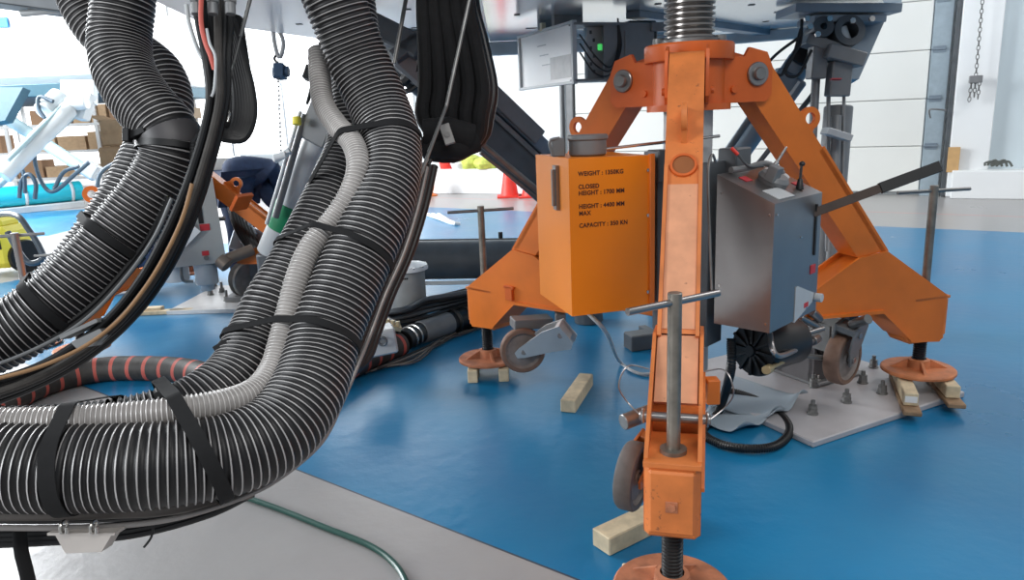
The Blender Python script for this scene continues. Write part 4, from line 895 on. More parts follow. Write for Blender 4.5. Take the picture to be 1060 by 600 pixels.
def strap(cs, T, width, label, name='strap', m=None, buckle=None, parent=None, tilt=0.):
    """band pulled tight around round hoses: cs = [(centre, radius)]"""
    T0 = T.normalized(); T = Matrix.Rotation(tilt, 3, FW) @ T0; A0_ = T0.orthogonal().normalized(); B0_ = T0.cross(A0_); A = T.orthogonal().normalized(); B = T.cross(A); O = cs[0][0]; pts = []
    for c, r in cs:
        for k in range(40): a = 2 * math.pi * k / 40; q = c + A0_ * ((r + .002) * math.cos(a)) + B0_ * ((r + .002) * math.sin(a)); q = q + T0 * ((O - q).dot(T) / T0.dot(T)); pts.append((round((q - O).dot(A), 5), round((q - O).dot(B), 5)))
    h = hull2(pts); n = len(h); cx = sum(p[0] for p in h) / n; cy = sum(p[1] for p in h) / n; vs = []
    for p in h:
        q = O + A * p[0] + B * p[1]; l = math.hypot(p[0] - cx, p[1] - cy); out = (A * (p[0] - cx) + B * (p[1] - cy)) / l
        for dt, do in ((-width / 2, 0), (width / 2, 0), (width / 2, .004), (-width / 2, .004)): vs.append(q + T * dt + out * do)
    fs = [[i * 4 + k, i * 4 + (k + 1) % 4, ((i + 1) % n) * 4 + (k + 1) % 4, ((i + 1) % n) * 4 + k][::-1] for i in range(n) for k in range(4)]
    b = MB(); b.add(vs, fs)
    if buckle: c, X = buckle; b.box(c, (.05, .03, .012), X, T)
    o = b.build(name, m or STRAPM, parent)
    if label: tag(o, label, 'strap')
    return o
def bundle(main, other, x, y, extra=()):
    c, T, i = near(main[0], x, y); cs = [(c, main[1])]
    for P, r in (other,) + tuple(extra):
        j = min(range(len(P)), key=lambda k: abs((P[k] - c).dot(T)) + (P[k] - c).length * .2); cs.append((P[j], r))
    return cs, T
BR, B2, BG_ = (R1P, HR), (R2P, HR), (GP, .036)
for (x, y, wd, tl, lab) in ((404, 148, .022, 0, 'black strap cinching both right hoses just below the bundle of cables'), (374, 262, .018, .1, 'black strap around both right hoses at mid height, with the duct under it'), (336, 350, .020, .1, 'black strap around both right hoses just above their lower bend'), (212, 472, .034, -.42, 'broad black strap slanting down the right side of the lowest horizontal hose run'), (70, 484, .034, -.12, 'broad black strap at the far left of the lowest horizontal hose run')):
    cs, T = bundle(BR, B2, x, y, (BG_,)); o = strap(cs, T, wd, lab, tilt=tl)
for (x, y, wd, lab) in ((118, 250, .026, 'black strap round both left hoses, upper of two'), (48, 318, .026, 'black strap round both left hoses near the left edge, lower of two')):
    cs, T = bundle((L1P, HR), (L2P, HR), x, y); strap(cs, T, wd, lab)
# smooth cuff at the kink of the left hose
i0 = near(L1P, 174, 142)[2]; i1 = near(L1P, 179, 153)[2]
b = MB(); b.sweep(L1P[i0:i1], .1015, 32); b.build('hose_cuff', mat('cuff_grey', (.07, .066, .07), .45), None); tag(bpy.data.objects['hose_cuff'], 'smooth grey cuff joining the kinked upper left hose', 'hose cuff')
c, T, _ = near(L1P, 177, 154); strap([(c, .103)], T, .02, 'thin black clamp ring just under the grey cuff of the left hose', 'clamp_band', BLACK)
b = MB(); b.box(at(140, 139, 2.28), (.07, .025, .02), RT * .9 + UP * .4, FW); b.box(at(132, 140, 2.27), (.02, .03, .04), RT, FW); tag(b.build('clamp_latch', BLACK), 'black latch sticking out left of the cuff clamp', 'latch')
# ------------------------------------------------------------------ cable bundles and rails
def cable(pts, r, m, label, group=None, name='black_cable', n=10, cat='cable'):
    b = MB(); b.tube(pts, r, n); return tag(b.build(name, m), label, cat, group)
gA = 'black cables hanging from the fittings between the hoses'
for k in range(6):
    D = 2.16 + .03 * (k % 3)
    cable([at(203 + 7.2 * k, -40, D + .05), at(204 + 7 * k, 10, D + .05), at(213 + 4.4 * k, 60, D), at(217 + 3.4 * k, 100, D), at(211 + 3.2 * k, 135, D), at(200 + 3.4 * k, 172, D), at(188 + 3.8 * k, 205, D), at(170 + 4.2 * k, 245, D), at(146 + 4.4 * k, 288, D), at(114 + 4.6 * k, 328, D - .01), at(76 + 4.4 * k, 358 + 1.0 * k, D - .03), at(35 + 3 * k, 381 + 2.3 * k, D - .05), at(-15, 396 + 4.4 * k, D - .08), at(-90, 410 + 4.4 * k, D - .1)],
          (.012, .010, .014)[k % 3], HOSEBR if k == 3 else BLACK, 'black cable in the thick bundle sweeping from the hex fittings down to the left edge', gA)
cable([at(199, 190, 2.13), at(189, 225, 2.13), at(172, 262, 2.13), at(150, 298, 2.12), at(122, 332, 2.12), at(88, 358, 2.10), at(45, 378, 2.08), at(0, 391, 2.06), at(-60, 404, 2.04)], .006, mat('tan_stripe_cable', (.34, .19, .09), .5), 'thin tan cable running along the left black cable bundle', None, 'tan_cable')
cable([at(209, -20, 2.1), at(208, 20, 2.12), at(212, 42, 2.12), at(218, 58, 2.12), at(222, 72, 2.13)], .007, mat('pink_wire', (.62, .12, .09), .5), 'short salmon red wire among the black cables under the fittings', None, 'red_wire')
cable([at(214, 30, 2.12), at(217, 45, 2.11), at(223, 60, 2.11), at(222, 90, 2.12), at(219, 100, 2.12)], .004, LGREY, 'thin white wire beside the salmon red one', None, 'white_wire')
for k, (x, lab) in enumerate(((203, 'leftmost hex fitting at the top of the left cable bundle'), (220, 'middle hex fitting at the top of the left cable bundle'), (238, 'rightmost hex fitting at the top of the left cable bundle'))):
    b = MB(); b.cyl(at(x, -8, 2.14), at(x + .4, 3, 2.14), .019, n=6); b.cyl(at(x + .2, 3, 2.14), at(x + .6, 15, 2.14), .015, n=14); b.cyl(at(x, -40, 2.16), at(x, -6, 2.14), .011, n=12); tag(b.build('hex_fitting', GREY), lab, 'fitting')
gB = 'slack black cables looping beside the left bundle'
for k in range(7):
    cable([at(232 + 1.5 * k, 20, 2.32), at(238 + 2.4 * k, 60, 2.34), at(244 + 2.8 * k, 95, 2.34), at(244 + 3.0 * k, 122, 2.33), at(238 + 2.4 * k, 136 + 1.2 * k, 2.32), at(222 + 1.8 * k, 134 + 1.6 * k, 2.30), at(208 + 1.5 * k, 140, 2.30), at(200, 150 + 3 * k, 2.28)], .0125, BLACK, 'slack black cable in the fat loop hanging between the left and right hoses', gB)
b = MB(); b.tube([at(236, 20, 2.40), at(242, 60, 2.40), at(247, 95, 2.40), at(250, 124, 2.39), at(238, 132, 2.38), at(222, 130, 2.36)], .048, 16); tag(b.build('cable_sleeve', BLACKC), 'black cloth sleeve bulging inside the slack cable loop', 'sleeve')
for k in range(3): 
    cable([at(222, 118 + 3 * k, 2.27), at(230, 112 - 2 * k, 2.26), at(238, 116 + k, 2.27), at(236, 122 + 2 * k, 2.28)], .003, CHROME, 'thin shiny cable tie end on the slack cable loop', 'cable ties on the loop', 'cable_tie')
b = MB(); b.cyl(at(260, -5, 2.25), at(249, 38, 2.25), .006, n=10); b.cyl(at(249, 38, 2.25), at(232, 105, 2.27), .0035, n=8); tag(b.build('steel_cable', DSTEEL), 'thin steel wire slanting down past the slack cable loop', 'wire')
b = MB(); b.tube([at(193, 5, 2.3), at(196, 25, 2.3), at(205, 52, 2.3), at(210, 60, 2.3)], .007, 8); tag(b.build('steel_tube', LGREY), 'thin pale tube curving left of the hex fittings', 'tube')
# centre bundle
gC = 'black cables hanging at the top centre'
for k in range(15):
    x0 = 438 + 3.6 * k; D = 2.66 + .05 * (k % 3)
    m = mat('dusty_sleeve_%s' % 'abcdefghijklmno'[k], (.085, .072, .068), .6, 0, .2, 30) if k in (2,) else (BLACK if k % 3 else BLACKC)
    cable([at(x0 + 2, -60, D), at(x0 + .1 * k, 0, D), at(x0 + 1.2 + .75 * k, 45, D), at(x0 + 2 + 1.35 * k, 90, D), at(x0 + 1.3 * k - 1, 120, D), at(450 + 3.5 * k, 143, D + .02), at(447 + 1.8 * k, 156 + .4 * k, D - .03), at(443 + .7 * k, 160, D - .06)], (.026, .022, .024)[k % 3], m, 'black cable in the heavy bundle hanging at the top centre beside the hoses', gC)
cs = [(at(455, 140, 2.62), .055), (at(476, 143, 2.64), .045), (at(462, 150, 2.62), .045)]
b = MB(); b.tube([at(440, 138, 2.58), at(452, 132, 2.57), at(470, 138, 2.58), at(488, 143, 2.60)], .05, 16); b.tube([at(441, 150, 2.60), at(458, 152, 2.58), at(478, 152, 2.60), at(492, 146, 2.62)], .042, 16); tag(b.build('cloth_wrap', BLACKC), 'black cloth wrap bunched around the cables beside the upper strap', 'wrap')
b = MB(); b.box(at(463, 139, 2.50), (.035, .02, .07), RT * .9 + UP * .3, FW); b.cyl(at(463, 139, 2.50) , at(463, 139, 2.485), .010, n=14); tag(b.build('strap_buckle', mat('dull_buckle', (.3, .29, .28), .5, .3), None), 'dull metal buckle on the black cloth wrap', 'buckle')
b = MB(); b.cyl(at(488, -10, 2.5), at(462, 110, 2.47), .0065, n=10); b.cyl(at(462, 110, 2.47), at(405, 262, 2.15), .006, n=10); tag(b.build('support_wire', DSTEEL), 'long taut wire slanting down in front of the centre cable bundle', 'wire')
b = MB(); b.cyl(at(421, -5, 2.8), at(408, 66, 2.8), .008, n=10); tag(b.build('support_wire', DSTEEL), 'short wire slanting behind the hose left of the centre cables', 'wire')
cable([at(440, 168, 2.48), at(440, 195, 2.5), at(436, 225, 2.5), at(426, 246, 2.48), at(414, 258, 2.42)], .009, BLACK, 'thin black cable bowing out right of the hose edge below the cloth wrap')
cable([at(446, 165, 2.52), at(430, 200, 2.5), at(430, 222, 2.5), at(424, 240, 2.48)], .007, BLACK, 'second thin black cable hanging close to the right hose edge')
# rail with cables following the right edge of the right bundle
ed = [(440, 172, 2.42), (430, 215, 2.36), (415, 262, 2.30), (396, 305, 2.24), (381, 345, 2.20), (370, 372, 2.14), (352, 420, 2.08), (330, 462, 2.0), (285, 500, 1.90), (240, 522, 1.82), (180, 540, 1.74), (120, 548, 1.70), (60, 550, 1.68), (0, 550, 1.66), (-80, 548, 1.64)]
gE = 'black cables strapped along the outer edge of the right hoses'
for k in range(4):
    cable([at(x + 4.5 * k - 4 if y < 400 else x, y if y < 400 else y - 14 - 2.5 * k, D + .02 + .015 * k) for x, y, D in ed], .0135, BLACK, 'black cable strapped along the outer edge of the right hose bundle', gE)
rl = MB(); P = smooth([at(x + 2, y + 1 if y < 400 else y - 4, D - .04) for x, y, D in ed], .02); rl.sweep(P, .007, 10); tag(rl.build('carrier_rail', mat('rail_dull_steel', (.30, .28, .27), .4, .5)), 'slim steel rail following the outer edge of the right hose bundle', 'rail')
b = MB(); P = smooth([at(x, y, D) for x, y, D in ((260, 508, 1.84), (180, 524, 1.72), (120, 528, 1.68), (50, 530, 1.65), (-20, 530, 1.62), (-80, 528, 1.6))], .02); b.sweep(P, .019, 12); tag(b.build('tray_bar', mat('dusty_tray', (.13, .115, .105), .6)), 'dusty flat bar under the lowest hose run at the left edge', 'bar')
for k in range(3):
    cable([at(x, y + 5 * k, D) for x, y, D in ((-60, 556, 1.72), (0, 552, 1.74), (60, 549, 1.77), (140, 542, 1.83), (215, 522, 1.9), (262, 500, 1.96))], .012, BLACK, 'black cable sagging under the lowest hose run', 'black cables sagging under the lowest hose run')
b = MB(); b.prism([(-.06, .0), (.07, .0), (.045, -.042), (-.035, -.045)], at(85, 551, 1.62), RT, UP, -.04, .004); b.box(at(85, 552, 1.62) + FW * .02, (.15, .05, .006), RT, FW); o = tag(b.build('sheet_bracket', mat('cream_bracket', (.50, .46, .43), .5)), 'pale folded sheet bracket clamped under the lowest hose run', 'bracket')
for x in (66, 97):
    b = MB(); b.ring(at(x, 545, 1.61), RT, .013, .0035, 20, 6); b.cyl(at(x - 3, 552, 1.60), at(x - 3, 545, 1.60), .004, n=8); b.cyl(at(x + 3, 552, 1.60), at(x + 3, 545, 1.60), .004, n=8); b.build('u_clamp', CHROME, o)
b = MB(); b.prism([(-.05, .0), (.055, .03), (.05, .0), (.01, -.025), (-.03, -.02)], at(238, 507, 1.80), RT, UP, -.04, .004); tag(b.build('sheet_bracket', GREY), 'small grey folded bracket under the bend of the right hose', 'bracket')
b = MB(); b.prism([(-.04, -.02), (.045, .02), (.06, .0), (.03, -.03), (-.02, -.04)], at(88, 347, 2.12), RT, UP, -.03, .004); b.box(at(86, 340, 2.14), (.12, .05, .012), RT * .85 + UP * .4, FW); tag(b.build('sheet_bracket', GREY), 'grey bracket with clamps between the left hoses and the left cable bundle', 'bracket')
P = smooth([at(x, y, D) for x, y, D in ((178, 205, 2.24), (160, 245, 2.24), (132, 285, 2.22), (95, 325, 2.18), (55, 352, 2.14), (0, 376, 2.10), (-60, 392, 2.06))], .02)
b = MB(); b.sweep(P, .006, 8); tag(b.build('carrier_rail', GREY), 'slim steel rail between the left hoses and the left cable bundle', 'rail')
for k in range(2): cable([at(x + 2 * k, y + 5 * k, D + .04) for x, y, D in ((174, 200, 2.26), (156, 242, 2.26), (128, 280, 2.24), (92, 318, 2.20), (50, 346, 2.16), (0, 368, 2.12), (-60, 384, 2.08))], .012, BLACK, 'black cable pressed between the left hoses and the slim rail', 'black cables under the left hoses')
b = MB(); b.sweep(smooth([at(20, 545, 1.7), at(22, 570, 1.7), at(27, 590, 1.7), at(35, 625, 1.7)], .02), .015, 12, flat=.35); tag(b.build('loose_strap', STRAPM), 'loose black strap end hanging at the bottom left corner', 'strap')
b = MB(); b.tube([at(158, 540, 1.72), at(158, 552, 1.72), at(154, 560, 1.72), at(149, 566, 1.72)], .003, 6); tag(b.build('tie_end', BLACK), 'thin black tie end dangling under the lowest hose run', 'cable tie')
for k, (x, y, lab) in enumerate(((231, 357, 'black buckle at the left end of the strap above the lower bend'), (171, 405, 'black buckle on the strap where the right bundle turns left'), (86, 240, 'black buckle on the upper strap of the left hoses'))):
    D = (2.12, 1.93, 2.42)[k]; b = MB(); b.box(at(x, y, D), (.05, .03, .02), RT * .8 + UP * .5, FW); b.ring(at(x, y, D - .012), FW, .012, .004, 16, 6); tag(b.build('strap_buckle', BLACK), lab, 'buckle')

# ================================================================== hoist, wall things, cones
ch = thing('chain_hoist', at(290, 78, 5.0), 'small blue chain hoist with white sling hanging left of the pale motion leg', 'hoist')
b = MB(); b.tube([at(284, 12, 4.8), at(283, 36, 4.8), at(287, 56, 4.8), at(291, 58, 4.8), at(293, 42, 4.8), at(285, 24, 4.8)], .014, 8); b.build('sling', mat('grey_sling', (.5, .5, .5), .8), ch)
b = MB(); b.tube([at(286, 57, 4.8), at(284, 61, 4.8), at(288, 66, 4.8), at(290, 68, 4.8)], .009, 8); b.build('hook', BLACK, ch)
b = MB(); b.box(at(290, 74, 4.8), (.07, .09, .09), RT, FW); b.cyl(at(295, 74, 4.8), at(299, 74, 4.8), .035, n=16); b.cyl(at(283, 75, 4.8), at(286, 75, 4.8), .04, n=16); b.build('hoist_body', mat('navy_hoist', (.03, .07, .14), .5), ch)
def chain(p0, p1, L, name, m, parent=None, label=None, cat=None):
    d = (p1 - p0); n = int(d.length / L); dn = d.normalized(); A = dn.orthogonal().normalized(); B = dn.cross(A); b = MB()
    for k in range(n):
        c = p0 + dn * (k + .5) * L; S_ = A if k % 2 else B; pts = []
        N = 10
        for i in range(N):
            a = 2 * math.pi * i / N; pts.append(c + dn * (L * .62 * math.cos(a)) + S_ * (L * .32 * math.sin(a)))
        vs = []; fs = []; No = dn.cross(S_)
        for i in range(N):
            o = (pts[i] - c).normalized()
            for j in range(4): bb = math.pi / 2 * j; vs.append(pts[i] + o * (L * .11 * math.cos(bb)) + No * (L * .11 * math.sin(bb)))
        for i in range(N):
            for j in range(4): fs.append([i * 4 + j, ((i + 1) % N) * 4 + j, ((i + 1) % N) * 4 + (j + 1) % 4, i * 4 + (j + 1) % 4])
        b.add(vs, fs)
    o = b.build(name, m, parent)
    if label: tag(o, label, cat)
    return o
chain(at(288, 80, 4.8), at(291, 160, 4.8), .03, 'chain', DSTEEL, ch)
def onwall(x, y, d=-.02):
    r_ = ray(x, y); P0 = wp(0, d); return EYE + r_ * ((P0 - EYE).dot(WN) / r_.dot(WN))
def small(x, y, d, f, *a): pass
b = MB(); p = onwall(988, 152); p2 = onwall(988, 178); b.box(V((p.x, p.y, (p.z + p2.z) / 2)) - WN * .03, (.15, .05, abs(p.z - p2.z)), WD, WN); tag(b.build('wooden_post', mat('tan_wood', (.55, .34, .15), .7)), 'short tan wooden board leaning on the wall right of the sectional door', 'board')
hc = thing('wall_chain', onwall(1010, 80), 'grey pull chain looped on a hook on the wall at upper right', 'chain')
chain(onwall(1018, -10, -.1), onwall(1010, 80, -.1), .06, 'chain', DSTEEL, hc)
for x0, x1, y0, y1 in ((1006, 1003, 82, 106), (1010, 1008, 82, 104), (1014, 1012, 84, 104)): chain(onwall(x0, y0, -.1), onwall(x1, y1, -.1), .06, 'chain_tail', DSTEEL, hc)
b = MB(); b.box(onwall(1010, 82, -.12), (.16, .1, .1), WD, WN); b.build('chain_hook', GREY, hc)
b = MB(); b.tube([onwall(963, 122, -.02), onwall(962, 114, -.10), onwall(968, 113, -.12), onwall(979, 114, -.05)], .012, 8); tag(b.build('door_pull', GREY), 'small wire pull beside the guide rail of the sectional door', 'handle')
b = MB(); q = onwall(1034, 178, -.1); q.z = .45; 
for k in range(5): b.tube([q + WD * (-.15 + .06 * k), q + WD * (-.10 + .05 * k) + UZ * (.07 + .02 * (k % 2)), q + WD * (-.02 + .05 * k) + UZ * .05, q + WD * (.05 + .03 * k) + UZ * .015], .016, 8)
tag(b.build('glove', mat('dirty_glove', (.10, .11, .10), .8)), 'small dark crumpled glove on the ledge at the right', 'glove')
def cone(p, h, label, s=1.):
    t = thing('traffic_cone', p, label, 'traffic cone')
    b = MB(); b.box(p + UZ * .015, (.36 * s, .36 * s, .03)); b.build('base', RED, t)
    b = MB(); b.lathe([(0, .03), (.14 * s, .03), (.13 * s, .05), (.03 * s, h - .01), (.022 * s, h), (0, h)], p, UZ, 28); b.build('cone_body', RED, t)
def byw(x, d): p = onwall(x, 190, d); p.z = 0; return p
cone(byw(527, -.62), .80, 'left and taller of the two red traffic cones by the back wall', 1.25)
cone(byw(549, -.60), .58, 'right red traffic cone by the back wall, partly behind the conduit', 1.25)
b = MB(); p = byw(445, -.62); b.lathe([(0, 0), (.14, 0), (.14, .02), (.05, .06), (.08, .16), (.09, .36), (.04, .40), (.05, .46), (0, .5)], p, UZ, 20); tag(b.build('bollard', ORANGE), 'small orange bollard standing on the floor by the right hose edge', 'bollard')
def bag(x, y, rx, rz, m, name, label, cat):
    p = onwall(x, y, -.05); p.z = .48; b = MB(); b.lathe([(0, 0), (rx * .8, 0), (rx, rz * .4), (rx * .85, rz * .8), (rx * .4, rz), (0, rz * 1.02)], p, UZ, 14); o = b.build(name, m)
    for v in o.data.vertices: v.co += V((random.uniform(-1, 1), random.uniform(-1, 1), 0)) * rx * .12
    tag(o, label, cat)
bag(463, 170, .16, .34, RED, 'red_bag', 'red bundle on the ledge left of the white helmet', 'bag')
bag(475, 172, .18, .24, WHITE, 'white_helmet', 'white rounded helmet on the ledge between red bundle and yellow bags', 'helmet')
bag(488, 172, .2, .26, CLOTHY, 'yellow_bag', 'yellow-green crumpled bag on the ledge beside the white helmet', 'bag')
bag(503, 174, .24, .22, CLOTHY, 'yellow_bag', 'yellow-green crumpled bag on the ledge behind the left cone', 'bag')
b = MB(); 
for k in range(3): b.tube([gz(442 + 6 * k, 222, .01), gz(455 + 6 * k, 226 + 2 * k, .03), gz(470 + 3 * k, 232, .01)], .03, 8)
tag(b.build('crumpled_foil', WHITE), 'crumpled white film lying on the far blue floor left of the screw handle', 'film')

# ================================================================== left background: second simulator, shelves, cleaner
s2 = thing('second_simulator', at(60, 60, 13), 'white body of another simulator on struts in the far left background', 'simulator')
q0, q1 = at(-220, 90, 12.5), at(128, 88, 12.5); q2 = at(128, 20, 12.5)
zb_ = (q0.z + q1.z) / 2; zt_ = q2.z + .35; cx_, wx_ = (q0.x + q1.x) / 2, (q1.x - q0.x)
b = MB(); b.box((cx_, q0.y + 2.2, (zb_ + zt_) / 2), (wx_, 4.0, zt_ - zb_), ch=.12); b.build('body', mat('white_body_panel', (.90, .91, .92), .4, 0, .01, 1), s2)
b = MB(); b.box((cx_, q0.y + 2.0, zb_ - .12), (wx_ - .1, 3.8, .22)); b.build('underframe', mat('teal_dark_frame', (.03, .10, .14), .5), s2)
b = MB(); p = at(2, 23, 12.45); b.box((p.x, q0.y + .17, p.z), (.2, .04, .16)); b.build('blue_marking', BLUET, s2)
PT = mat('pale_strut_paint', (.66, .71, .73), .4, .1, .06, 4); LT = mat('light_teal_grey', (.38, .52, .56), .45, .1, .08, 4)
b = MB(); b.box(at(82, 96, 12.2), (.56, .4, .14), RT, UP); b.prism([(-.25, 0), (.25, 0), (.12, -.42), (-.02, -.42)], at(82, 98, 12.1), RT, UP, -.1, .1); b.cyl(at(70, 108, 11.9), at(90, 106, 11.9), .11, n=20); b.build('joint_plate', PT, s2)
for (p, q, r_, m, nm) in (((72, 112, 11.9), (2, 182, 11.2), .14, PT, 'strut'), ((80, 116, 12.2), (-6, 196, 11.4), .05, LT, 'strut_rail'), ((66, 108, 11.8), (8, 166, 11.1), .035, LT, 'strut_rail'), ((0, 118, 12.6), (98, 182, 12.3), .10, LT, 'strut'), ((62, 100, 12.0), (45, 116, 11.7), .16, PT, 'strut_head')):
    rod((at(*p), at(*q)), r_, nm, m, s2, 18)
b = MB(); b.box(at(95, 176, 12), (.24, .2, .24), RT * .8 - UP * .5, FW); b.build('strut_foot', PT, s2)
b = MB(); b.prism([(0, 0), (.45, 0), (.15, -.55), (-.1, -.6), (-.5, -.1)], at(0, 92, 12.2), RT, UP, -.1, .1); b.build('dark_gusset', mat('dark_teal', (.05, .12, .16), .5), s2)
for i, pts in enumerate((((20, 205), (22, 188), (30, 180), (37, 190), (36, 206)), ((40, 140), (36, 165), (44, 190), (56, 198), (78, 180), (92, 168)), ((96, 222), (100, 205), (102, 185), (108, 175), (120, 168)), ((14, 168), (24, 178), (26, 200)), ((55, 105), (41, 100), (40, 112), (46, 122)), ((56, 196), (66, 178), (82, 172)))):
    b = MB(); b.tube([at(x, y, 11.6) for x, y in pts], .032, 8); tag(b.build('far_cable', mat('slate_cable_%s' % 'abcdef'[i], (.05, .09, .13), .5)), ['small dark hose loop above the teal cylinder', 'long dark hose sagging across the far shelves', 'dark hose standing behind the right end of the teal cylinder', 'short dark hose left of the hose loop', 'thin cable loop beside the far strut head', 'short dark hose rising from the teal cylinder'][i], 'hose')
tc = thing('teal_cylinder', gz(45, 218), 'bright teal horizontal cylinder on the floor under the far simulator', 'cylinder')
zc = .32; q0 = gz(-40, 208, zc); q1 = gz(84, 197, zc)
b = MB(); b.cyl(q0, q1, .20, n=24); b.build('tank', TEAL, tc)
for t in (.5, .9):
    b = MB(); b.ring(q0.lerp(q1, t), q1 - q0, .20, .03); b.build('band', LGREY, tc)
b = MB(); c = (q0 + q1) / 2; b.box(V((c.x, c.y - .1, .06)), ((q1 - q0).length, .5, .12), q1 - q0, (0, 1, 0)); b.build('cradle', LGREY, tc)
# shelving with boxes
sh = thing('storage_rack', (-14, 20.5, 0), 'long white storage rack full of cartons at the far left', 'shelf')
RX0, RX1, RY = -19.5, -9.2, 21.5
rk = MB()
for x in (RX0, -16.9, -14.3, -11.7, RX1):
    for y in (RY, RY + .9): b = MB(); b.box((x, y, 1.5), (.10, .08, 3.0)); b.build('upright', WHITE, sh)
levels = (.25, 1.0, 1.75, 2.45)
for z in levels: b = MB(); b.box(((RX0 + RX1) / 2, RY + .45, z), (RX1 - RX0, 1.0, .07)); b.build('shelf_board', WHITE, sh)
CM = [CARD, mat('pale_carton', (.66, .50, .34), .8), mat('brown_carton', (.36, .22, .13), .8), mat('grey_carton', (.42, .42, .40), .8)]
carton0 = None; kk = 0
for li, z in enumerate(levels):
    x = RX0 + .3
    while x < RX1 - .5:
        wdt = random.choice((.45, .6, .8)); hgt = random.choice((.3, .4, .5)); 
        if random.random() < .82:
            b = MB(); b.box((0, 0, .5), (1, 1, 1), ch=.01); b.box((0, 0, 1.0), (.12, 1.005, .012), mi=0)
            if carton0 is None: o = b.build('carton', CM[0])
            else: o = carton0.copy(); o.data = carton0.data.copy() if False else carton0.data; COL.objects.link(o)
            if carton0 is None: carton0 = o
            m_ = CM[random.choice((0, 0, 1, 1, 2, 3))]
            o.location = (x + wdt / 2, RY + .4, z + .037); o.scale = (wdt, .6, hgt)
            o.material_slots[0].link = 'OBJECT'; o.material_slots[0].material = m_
            tag(o, 'plain cardboard carton standing on the long white storage rack', 'carton', 'cartons on the storage rack'); kk += 1
        x += wdt + .08
for (x, y, w1, h1, lab) in ((118, 152, 1.2, 1.1, 'large cardboard box, lower of the pile right of the far rack'), (121, 128, .9, .7, 'open cardboard box topmost on the pile right of the far rack')):
    p = gz(118, 196); b = MB(); z0 = 0 if y > 140 else 1.12
    b.box(V((p.x, p.y + 1.0, z0 + h1 / 2)), (w1, .8, h1)); b.box(V((p.x, p.y + .59, z0 + h1 * .5)), (w1 * .9, .01, .03))
    if y < 140: b.box(V((p.x - w1 * .6, p.y + 1, z0 + h1 + .05)), (.35, .8, .02), (.85, 0, -.4)); b.box(V((p.x + w1 * .6, p.y + 1, z0 + h1 + .05)), (.35, .8, .02), (.85, 0, .4))
    tag(b.build('carton', CARD), lab, 'carton')
sp = thing('screw_stand', at(15, 242, 4.9), 'upright steel screw with a T bar standing in front of the yellow cleaner', 'screw')
q0 = at(15, 241, 4.9); g0 = V((q0.x, q0.y, 0)); sp.location = g0; sp['_o'] = list(g0)
b = MB(); b.cyl(g0 + UZ * .03, q0, .024, n=18); b.build('screw', STEEL, sp)
b = MB(); b.cyl(q0 - UZ * .02 - V((.10, .0, 0)), q0 - UZ * .02 + V((.16, .06, 0)), .011, n=12); b.build('handle_bar', DSTEEL, sp)
b = MB(); b.lathe([(0, 0), (.15, 0), (.16, .015), (.04, .035), (0, .035)], g0, UZ, 32); b.build('footpad', RUST, sp)
# yellow cleaner
vc = thing('floor_cleaner', gz(12, 284), 'yellow wheeled floor cleaner with black wheels at the left edge', 'cleaner')
c = gz(8, 282); c.z = 0
b = MB(); b.box(c + UZ * .30, (.42, .46, .44), ch=.06); b.box(c + UZ * .55 + V((-.03, 0, 0)), (.34, .36, .14), ch=.05); b.build('body', YELLOW, vc)
for s, nm in ((1, 'wheel'), (-1, 'wheel')):
    b = MB(); b.lathe([(0, -.04), (.17, -.04), (.18, 0), (.17, .04), (0, .04)], c + V((.26 * s, -.05, .182)), (1, -.5, 0), 28); b.build(nm, BLACK, vc)
b = MB(); b.box(c + V((0, -.235, .34)), (.3, .01, .10)); b.box(c + V((.0, -.2, .57)), (.10, .05, .05)); b.build('dark_trim', BLACK, vc)
b = MB(); b.tube([c + V((-.1, -.1, .62)), at(14, 222, 7.0), at(30, 238, 6.9), at(42, 258, 6.9), at(44, 268, 6.9), at(30, 272, 6.9), at(18, 258, 6.9), at(8, 240, 6.9)], .028, 12); b.build('suction_hose', mat('slate_hose', (.06, .08, .10), .4), vc)

# ================================================================== far-left jack floor clutter
bpl = thing('floor_base_plate', gz(235, 322, 0), 'pale base plate with studs on the floor under the far left jack', 'plate')
p0, p1 = gz(172, 322, .03), gz(300, 318, .03); uu = (p1 - p0).normalized(); vv = V((-uu.y, uu.x, 0))
b = MB(); b.box((p0 + p1) / 2 + vv * .45 - UZ * .015, ((p1 - p0).length, .9, .03), uu, vv); b.build('plate', mat('pale_floor_plate', (.60, .60, .60), .35, .2), bpl)
for (x, y) in ((218, 305), (230, 302), (235, 311), (212, 300), (222, 296)):
    q = gz(x, y, .03); b = MB(); b.cyl(q, q + UZ * .006, .03, n=16); hexnut(b, q + UZ * .006, UZ, .024, .03); b.cyl(q + UZ * .03, q + UZ * .09, .012, n=10); b.build('stud_bolt', DSTEEL, bpl)
block(gz(134, 326), gz(200, 323), .07, .03, 0, 'plank', 'thin plank lying in front of the far left base plate', WOOD, 'plank')
block(gz(150, 318, .05), gz(168, 317, .05), .08, .05, .0, 'timber_block', 'small wood block on the floor by the shoes of the crouching worker', WOOD)
cl = thing('hand_winch', gz(262, 308, .03), 'greasy round winch and rollers under the far left jack leg', 'winch')
q = gz(260, 308, .03)
b = MB(); b.lathe([(0, -.06), (.15, -.06), (.16, -.04), (.10, -.03), (.10, .03), (.16, .04), (.15, .06), (0, .06)], q + UZ * .16, (.7, -.7, 0), 28); b.build('drum', DSTEEL, cl)
b = MB(); b.box(q + UZ * .02, (.34, .26, .04)); b.box(q + V((.12, .0, .12)), (.02, .2, .2)); b.build('winch_frame', GREY, cl)
b = MB(); b.cyl(at(230, 270, 5.6), at(262, 258, 5.7), .045, n=18); b.cyl(at(228, 268, 5.6), at(236, 275, 5.6), .06, n=18); tag(b.build('roller', mat('bronze_roller', (.20, .16, .13), .5, .4)), 'dark roller lying across the far left jack frame', 'roller')
